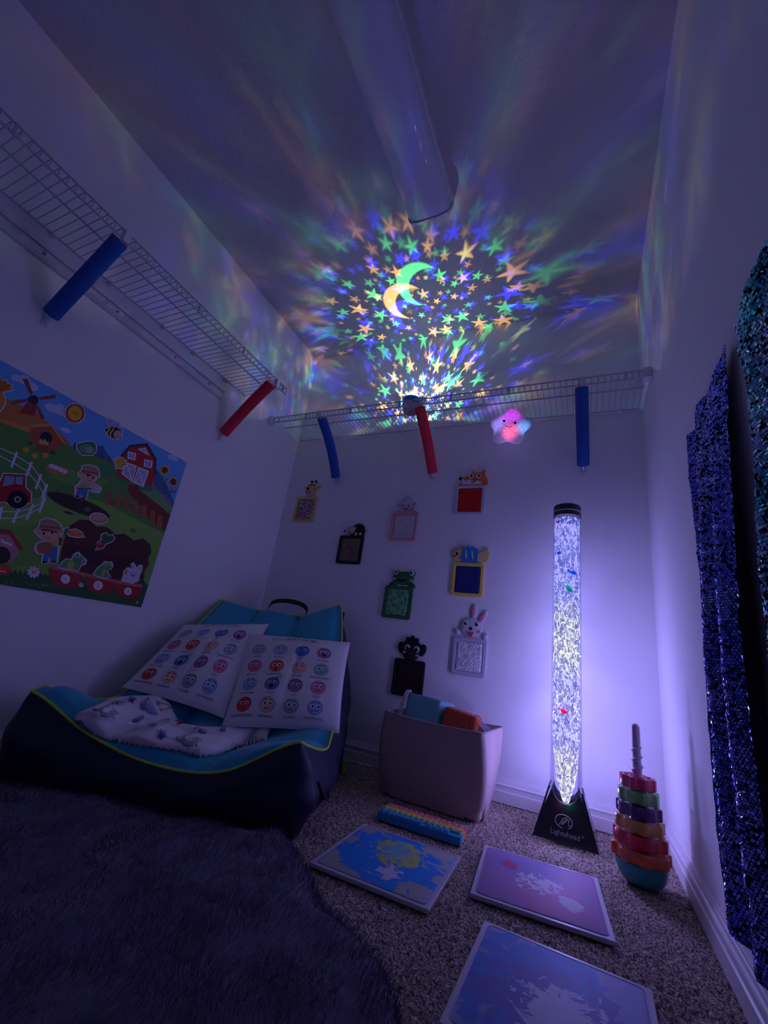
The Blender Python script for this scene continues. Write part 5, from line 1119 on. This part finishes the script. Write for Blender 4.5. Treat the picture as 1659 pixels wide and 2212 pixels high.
# ---------------------------------------------------------------- rainbow keyboard popper
def keyboard():
    t = thing('popper_keyboard', 'rainbow striped silicone popper keyboard lying before the fabric basket', 'popper toy', (1.277, -.522, 0), Matrix.Rotation(.02, 3, 'Z'))
    rows = [('pink', (.72, .12, .30)), ('orange', (.80, .34, .06)), ('yellow', (.78, .60, .10)), ('green', (.06, .42, .30)), ('blue', (.03, .28, .62))]
    w, dp, h = .270, .092, .022; rd = dp / 5
    for i, (nm, c) in enumerate(rows):
        y1 = dp / 2 - i * rd; mb = MB(); mb.box(-w / 2, w / 2, y1 - rd, y1, .001, h)
        o = tag(mb.build('base_stripe', mat('silicone_' + nm, c, .4), t), label=nm + ' stripe')
    for i, (nm, c) in enumerate(rows):
        y = dp / 2 - (i + .5) * rd; kw = .0183
        xs = [(-w / 2 + .008 + kw * k + .004, .0165) for k in range(14)]
        if i == 4: xs = [(-w / 2 + .014 + kw * k, .0165) for k in range(3)] + [(-.032, .085)] + [(.035 + kw * k, .0165) for k in range(4)]
        if i == 3: xs = xs[:12] + [(w / 2 - .022, .032)]
        if i == 2: xs = xs[:13] + [(w / 2 - .016, .022)]
        proto = None; m_ = mat('silicone_key_' + nm, tuple(min(1, q * 1.15 + .02) for q in c), .3, coat=.3)
        for x, kwid in xs:
            if kwid == .0165:
                if proto is None:
                    mb = MB(); P = rrect(0, 0, .0160, rd - .0045, .004, 4); k = len(P)
                    v = [(a, b, h - .001) for a, b in P] + [(a * .86, b * .86, h + .0055) for a, b in P] + [(a * .7, b * .7, h + .007) for a, b in P] + [(a * .5, b * .5, h + .0055) for a, b in P]
                    mb.add(v, [(r * k + q, r * k + (q + 1) % k, (r + 1) * k + (q + 1) % k, (r + 1) * k + q) for r in range(3) for q in range(k)] + [tuple(range(3 * k, 4 * k))])
                    proto = mb.build('key', m_, t, smooth=True); proto.location = (x, y, 0)
                else:
                    o = proto.copy(); COL.objects.link(o); o.parent = t; o.location = (x, y, 0)
            else:
                mb = MB(); mb.prism(rrect(0, 0, kwid, rd - .005, .004, 4), h - .001, h + .006); o = bevel(mb.build('wide_key', m_, t), .001); o.location = (x, y, 0)
keyboard()

# ---------------------------------------------------------------- liquid floor tiles
def liquid(name, base, layers):
    """base colour with layered blotches: (scale, seed, threshold, softness, colour, stretch)"""
    m = mat(name, base, .6, spec=.3); nt = m.node_tree; N = nt.nodes; K = nt.links; b = N['Principled BSDF']; tc = N.new('ShaderNodeTexCoord')
    cur = None
    for sc, seed, th, soft, col, cen, rad in layers:
        mp = N.new('ShaderNodeMapping'); mp.inputs['Location'].default_value = (seed, seed * .7, 0); K.new(tc.outputs['Object'], mp.inputs[0])
        n = N.new('ShaderNodeTexNoise'); n.inputs['Scale'].default_value = sc; n.inputs['Detail'].default_value = 5; n.inputs['Roughness'].default_value = .62; n.inputs['Distortion'].default_value = 1.0; K.new(mp.outputs[0], n.inputs['Vector'])
        v = n.outputs['Fac']
        if cen is not None:
            dd = N.new('ShaderNodeVectorMath'); dd.operation = 'DISTANCE'; K.new(tc.outputs['Object'], dd.inputs[0]); dd.inputs[1].default_value = cen
            mr = N.new('ShaderNodeMapRange'); K.new(dd.outputs['Value'], mr.inputs[0]); mr.inputs[2].default_value = rad; mr.inputs[3].default_value = .35; mr.inputs[4].default_value = -.30
            ad = N.new('ShaderNodeMath'); K.new(v, ad.inputs[0]); K.new(mr.outputs[0], ad.inputs[1]); v = ad.outputs[0]
        r = N.new('ShaderNodeMapRange'); r.interpolation_type = 'SMOOTHSTEP'; K.new(v, r.inputs[0]); r.inputs[1].default_value = th; r.inputs[2].default_value = th + soft
        mx = N.new('ShaderNodeMix'); mx.data_type = 'RGBA'; K.new(r.outputs[0], mx.inputs[0])
        if cur is None: mx.inputs[6].default_value = (*base, 1)
        else: K.new(cur, mx.inputs[6])
        mx.inputs[7].default_value = (*col, 1); cur = mx.outputs[2]
    K.new(cur, b.inputs['Base Color']); return m
m_tile = mat('tile_vinyl', (.52, .50, .55), .35)
def tile(label, corners, mliq):
    """corners TL TR BR BL on the floor"""
    c = [Vector((x, y, 0)) for x, y in corners]; cen = sum(c, Vector()) / 4; ux = ((c[1] - c[0]) + (c[2] - c[3])).normalized(); uy = Vector((-ux.y, ux.x, 0))
    t = thing('liquid_floor_tile', label, 'liquid floor tile', tuple(cen), Matrix((ux, uy, Vector((0, 0, 1)))).transposed(), 'square liquid floor tiles on the carpet')
    w = ((c[1] - c[0]).length + (c[2] - c[3]).length) / 2; h = ((c[3] - c[0]).length + (c[2] - c[1]).length) / 2
    mb = MB(); mb.prism([(-w / 2, -h / 2), (w / 2, -h / 2), (w / 2, h / 2), (-w / 2, h / 2)], .001, .010); bevel(mb.build('frame', m_tile, t), .0015)
    mb = MB(); P = rrect(0, 0, w - .022, h - .022, .014, 8); k = len(P); Q = rrect(0, 0, w - .030, h - .030, .010, 8)
    mb.add([(a, b, .010) for a, b in P] + [(a, b, .0116) for a, b in Q], [(i, (i + 1) % k, k + (i + 1) % k, k + i) for i in range(k)] + [tuple(range(k, 2 * k))]); mb.build('liquid_window', mliq, t, smooth='auto')
    mb = MB(); mb.tube([(a, b, .0105) for a, b in P], .0009, 5, closed=True); mb.build('weld_line', mat('weld_seam', (.22, .22, .45), .5), t)  # weld line in a darker bluish tone than the frame
    return t
tile('blue, yellow and white liquid floor tile, nearest the lounger', [(1.137, -.655), (1.434, -.650), (1.448, -.958), (1.148, -.968)],
     liquid('liquid_blue_yellow', (.40, .38, .36), [(11, 1.2, .38, .03, (.015, .24, .72), (0, 0, .013), .20), (26, 4.1, .56, .02, (.50, .50, .10), (0.01, .05, .013), .15), (16, 7.7, .60, .02, (.40, .38, .30), None, 1), (20, 2.7, .60, .03, (.56, .54, .66), (.02, -.07, .013), .08), (34, 5.2, .66, .02, (.16, .40, .50), (.0, .05, .013), .14)]))
tile('pink and violet liquid floor tile with small pale bubbles before the bubble lamp', [(1.475, -.516), (1.773, -.492), (1.804, -.798), (1.501, -.827)],
     liquid('liquid_violet', (.40, .22, .46), [(6, 2.2, .45, .3, (.28, .20, .50), (-.03, .06, .013), .22), (5, 6.2, .45, .3, (.55, .18, .42), (.03, -.08, .013), .2), (14, 8.8, .58, .04, (.46, .06, .22), (-.07, .06, .013), .07), (48, 3.6, .72, .02, (.68, .60, .74), (.01, .0, .013), .19), (14, 1.4, .58, .02, (.66, .60, .72), (.075, -.055, .013), .060)]))
tile('pale blue liquid floor tile with white blotches, nearest the camera', [(1.546, -.912), (1.846, -.918), (1.850, -1.228), (1.553, -1.224)],
     liquid('liquid_pale_blue', (.34, .36, .62), [(13, 1.9, .44, .06, (.12, .26, .70), (-.05, .0, .013), .22), (26, 5.5, .46, .05, (.20, .20, .56), (.0, -.03, .013), .20), (24, 9.1, .56, .02, (.60, .58, .80), (.02, -.03, .013), .16), (60, 4.4, .68, .02, (.66, .64, .82), (.0, -.03, .013), .18)]))

# ---------------------------------------------------------------- ring stacker
SX, SY = 1.888, -.400
m_tl = mat('turquoise_plastic', (.03, .30, .30), .35)
t = thing('ring_stacker', 'toy stacker stand with turquoise rocking base and pale spiral pole in the right corner', 'stacking toy', (SX, SY, 0))
mb = MB(); mb.lathe([(.030, .0005), (.046, .006), (.058, .020), (.064, .040), (.065, .054), (.061, .057), (.020, .057)], 40); mb.build('rocking_base', m_tl, t, smooth='auto')
mb = MB(); N_ = 36
def pole(u, v):
    z = .055 + v * .352; a = 2 * PI * u; r = .0115 if z > .30 else .0125
    if z < .345: r += .0042 * max(0, math.cos(a - z / .0265 * 2 * PI)) ** 3
    if z > .395: r *= math.sqrt(max(.02, 1 - ((z - .395) / .0125) ** 2))
    return (r * math.cos(a), r * math.sin(a), z)
mb.grid(pole, N_, 160, closeu=True); mb.build('spiral_pole', mat('lilac_plastic', (.60, .45, .58), .4), t, smooth=True)
def gear(label, c, R, z0, hgt, rot, trans=0.18):
    t = thing('stacking_ring', label, 'stacking ring', (SX, SY, z0), Matrix.Rotation(rot, 3, 'Z'), 'gear shaped rings on the toy stacker')
    def prof(R, n=96):
        out = []
        for k in range(n):
            a = 2 * PI * k / n; s = math.cos(8 * a); out.append((R * (.93 + .075 * math.tanh(3.2 * s)) * math.cos(a), R * (.93 + .075 * math.tanh(3.2 * s)) * math.sin(a)))
        return out
    mb = MB(); n = 96; P = prof(R); P2 = prof(R * .965); In = circ(0, 0, .0195, n); In2 = circ(0, 0, .0180, n)
    rings = [(In, .001), (P2, 0), (P, .003), (P, hgt - .003), (P2, hgt), (prof(R * .80), hgt), (prof(R * .77), hgt - .004), (circ(0, 0, .026, n), hgt - .004), (circ(0, 0, .024, n), hgt), (In, hgt)]
    vs = [(p[0], p[1], z) for Q, z in rings for p in Q]; k = len(rings)
    mb.add(vs, [(j * n + i, j * n + (i + 1) % n, ((j + 1) % k) * n + (i + 1) % n, ((j + 1) % k) * n + i) for j in range(k) for i in range(n)])
    m_ = mat('ring_' + label.split()[0], c, .28, coat=.4, trans=trans); mb.build('gear_ring', m_, t, smooth='auto')
RG = [('orange gear ring, largest and lowest on the stacker', (.80, .13, .03), .0745, 0.1), ('red gear ring directly above the orange one', (.72, .02, .05), .0695, .45), ('amber gear ring in the middle of the stacker', (.72, .36, .08), .0635, .2), ('purple gear ring above the amber one', (.10, .01, .16), .0590, .5), ('green gear ring under the pink one', (.22, .55, .14), .0540, .25), ('pink gear ring, smallest and topmost on the stacker', (.75, .03, .15), .0480, .4)]
for i, (l, c, R, rt) in enumerate(RG): gear(l, c, R, .0575 + .0355 * i, .0300, rt, trans=.12)

# ---------------------------------------------------------------- sequin fabrics hanging on the right wall
def sequin(kind_label, x0, y0, y1, ztop, zbot, cloth, seq, seed, cut, density):
    rnd = random.Random(seed)
    t = thing('sequin_fabric', kind_label, 'sequin fabric', (x0, (y0 + y1) / 2, ztop), None, 'sequin fabrics hanging on the right wall'); oc = Vector((x0, (y0 + y1) / 2, ztop))
    def P(u, v, e=0.0):
        y = lerp(y0, y1, u) ; z = lerp(ztop, zbot, v)
        gather = 1 - .10 * math.sin(PI * v) * (1 if seed == 1 else .5)
        y = (y0 + y1) / 2 + (y - (y0 + y1) / 2) * gather + .008 * math.sin(v * 9 + seed)
        amp = lerp(.004, .017, min(1, v * 2.0))
        x = -.010 - amp * (1 + math.sin(u * 17 + seed * 2 + 1.6 * v + .5 * math.sin(v * 5))) - .003 * noise.noise(Vector((u * 9, v * 20, seed)))
        z -= (cut * (abs(u - .5) * 2) ** 2) * (1 - v) * 0 + .012 * math.sin(u * 12) * (1 - v) ** 8
        return Vector((x - e, y - oc.y, z - oc.z))
    mb = MB(); mb.grid(P, 60, 90); o = mb.build('cloth', cloth, t, smooth=True)
    mb = MB()
    nu = int(abs(y1 - y0) / density); nv = int((ztop - zbot) / density)
    for j in range(nv):
        for i in range(nu):
            u, v = (i + .5 + (.5 if j % 2 else 0)) / (nu + .5), (j + .5) / nv
            p = P(u, v, .0012); du = (P(min(1, u + .01), v) - P(max(0, u - .01), v)).normalized(); dv = (P(u, min(1, v + .01)) - P(u, max(0, v - .01))).normalized()
            n_ = du.cross(dv).normalized()
            if n_.x > 0: n_ = -n_
            mess = .30 + .45 * max(0, noise.noise(Vector((u * 6, v * 14, seed + 4))))
            n_ = (n_ + Vector((rnd.gauss(0, .12), rnd.gauss(0, mess), rnd.gauss(0, mess)))).normalized()
            a = n_.cross(Vector((0, 0, 1))).normalized(); b = n_.cross(a); r = density * .55
            mb.add([p + (a * math.cos(q) + b * math.sin(q)) * r for q in (0, PI / 3, 2 * PI / 3, PI, 4 * PI / 3, 5 * PI / 3)], [(0, 1, 2, 3, 4, 5)])
    tag(mb.build('sequin', seq, t), kind='stuff')
def seqmat(name, c1, c2):
    m = mat(name, c1, .24, metal=1.0); nt = m.node_tree; tc = nt.nodes.new('ShaderNodeTexCoord'); v = nt.nodes.new('ShaderNodeTexNoise'); v.inputs['Scale'].default_value = 9
    nt.links.new(tc.outputs['Object'], v.inputs['Vector']); r = nt.nodes.new('ShaderNodeValToRGB'); r.color_ramp.elements[0].position = .42; r.color_ramp.elements[0].color = (*c1, 1); r.color_ramp.elements[1].position = .62; r.color_ramp.elements[1].color = (*c2, 1)
    nt.links.new(v.outputs['Fac'], r.inputs[0]); nt.links.new(r.outputs[0], nt.nodes['Principled BSDF'].inputs['Base Color']); return m
sequin('long deep blue sequin fabric pinned to the right wall beside the stacking toy', W - .001, -.865, -1.205, 1.150, .145, mat('dark_blue_cloth', (.004, .005, .03), .8), seqmat('blue_sequins', (.16, .20, .95), (.30, .34, 1.0)), 1, .1, .0052)
sequin('dark teal sequin fabric pinned to the right wall at the frame edge', W - .001, -1.245, -1.62, 1.165, .20, mat('dark_teal_cloth', (.003, .02, .03), .8), seqmat('teal_sequins', (.06, .42, .55), (.30, .45, .75)), 2, .1, .0060)

# ---------------------------------------------------------------- plush rug
def rug():
    m = mat('purple_plush', (.085, .062, .13), .95, noise_col=(14, (.14, .105, .20), .35, .65), sheen=.3)
    E = [on(2, .02, x, y).xy for x, y in ((560, 1783), (612, 1800), (640, 1826), (665, 1870), (690, 1918), (706, 1962), (742, 1986), (792, 2030), (832, 2085), (862, 2150), (870, 2212))] + [Vector((1.50, -1.50)), Vector((1.40, -1.75)), Vector((1.1, -1.90)), Vector((.4, -1.92)), Vector((.08, -1.80)), Vector((.05, -1.50)), Vector((.06, -1.32))]
    fr = [C0 + CX * x + CY * -.030 for x in (-.44, -.2, 0, .2, .36)]
    OUT = E + [q.xy for q in fr]
    n = len(OUT); cen = Vector((.8, -1.45))
    def inside(x, y):
        c = False
        for i in range(n):
            a, b = OUT[i], OUT[(i + 1) % n]
            if (a.y > y) != (b.y > y) and x < (b.x - a.x) * (y - a.y) / (b.y - a.y) + a.x: c = not c
        return c
    def dist(x, y):
        best = 9
        for i in range(n):
            a, b = OUT[i], OUT[(i + 1) % n]; d = b - a; t = max(0, min(1, (Vector((x, y)) - a).dot(d) / d.length_squared)); best = min(best, (Vector((x, y)) - a - d * t).length)
        return best
    st = .012; x0, y0 = .03, -1.93; nx, ny = int(1.52 / st), int(1.12 / st); pts = {}; vs = []; fs = []
    hh = lambda x, y, e: .004 + .030 * math.sqrt(min(1, e / .05)) + .008 * noise.noise(Vector((x * 9, y * 9, 2))) * min(1, e / .05) + .004 * noise.noise(Vector((x * 40, y * 40, 2)))
    for j in range(ny):
        for i in range(nx):
            x, y = x0 + i * st, y0 + j * st
            if inside(x, y):
                pts[(i, j)] = len(vs); vs.append((x - cen.x, y - cen.y, max(.003, hh(x, y, dist(x, y)))))
    for (i, j), a in pts.items():
        if (i + 1, j) in pts and (i, j + 1) in pts and (i + 1, j + 1) in pts: fs.append((a, pts[(i + 1, j)], pts[(i + 1, j + 1)], pts[(i, j + 1)]))
    t = thing('plush_rug', 'shaggy dark purple rug with a wavy edge on the carpet before the lounger', 'rug', (cen.x, cen.y, 0))
    mb = MB(); mb.add(vs, fs); mb.build('backing', m, t, smooth=True)
    rnd = random.Random(4); mb = MB(); V = []; F = []
    for k in range(110000):
        x, y = rnd.uniform(.05, 1.55), rnd.uniform(-1.9, -.85)
        if y < -1.62 and rnd.random() < .6: continue
        if not inside(x, y): continue
        e = dist(x, y); z = hh(x, y, e) - .004
        sw = noise.noise(Vector((x * 8, y * 8, 7))) * 3.5 + 1.0 + rnd.gauss(0, .5); L = rnd.uniform(.012, .026)
        lean = rnd.uniform(.35, .9); d = Vector((math.cos(sw) * lean, math.sin(sw) * lean, 1 - lean * .6)).normalized() * L
        s = Vector((-math.sin(sw), math.cos(sw), 0)) * .0008; p = Vector((x - cen.x, y - cen.y, z)); i = len(V)
        V += [p - s, p + s, p + d]; F.append((i, i + 1, i + 2))
    mb.v = V; mb.f = F; mb.c = [(1, 1, 1)] * len(F)
    tag(mb.build('pile', m, t), kind='stuff')
rug()
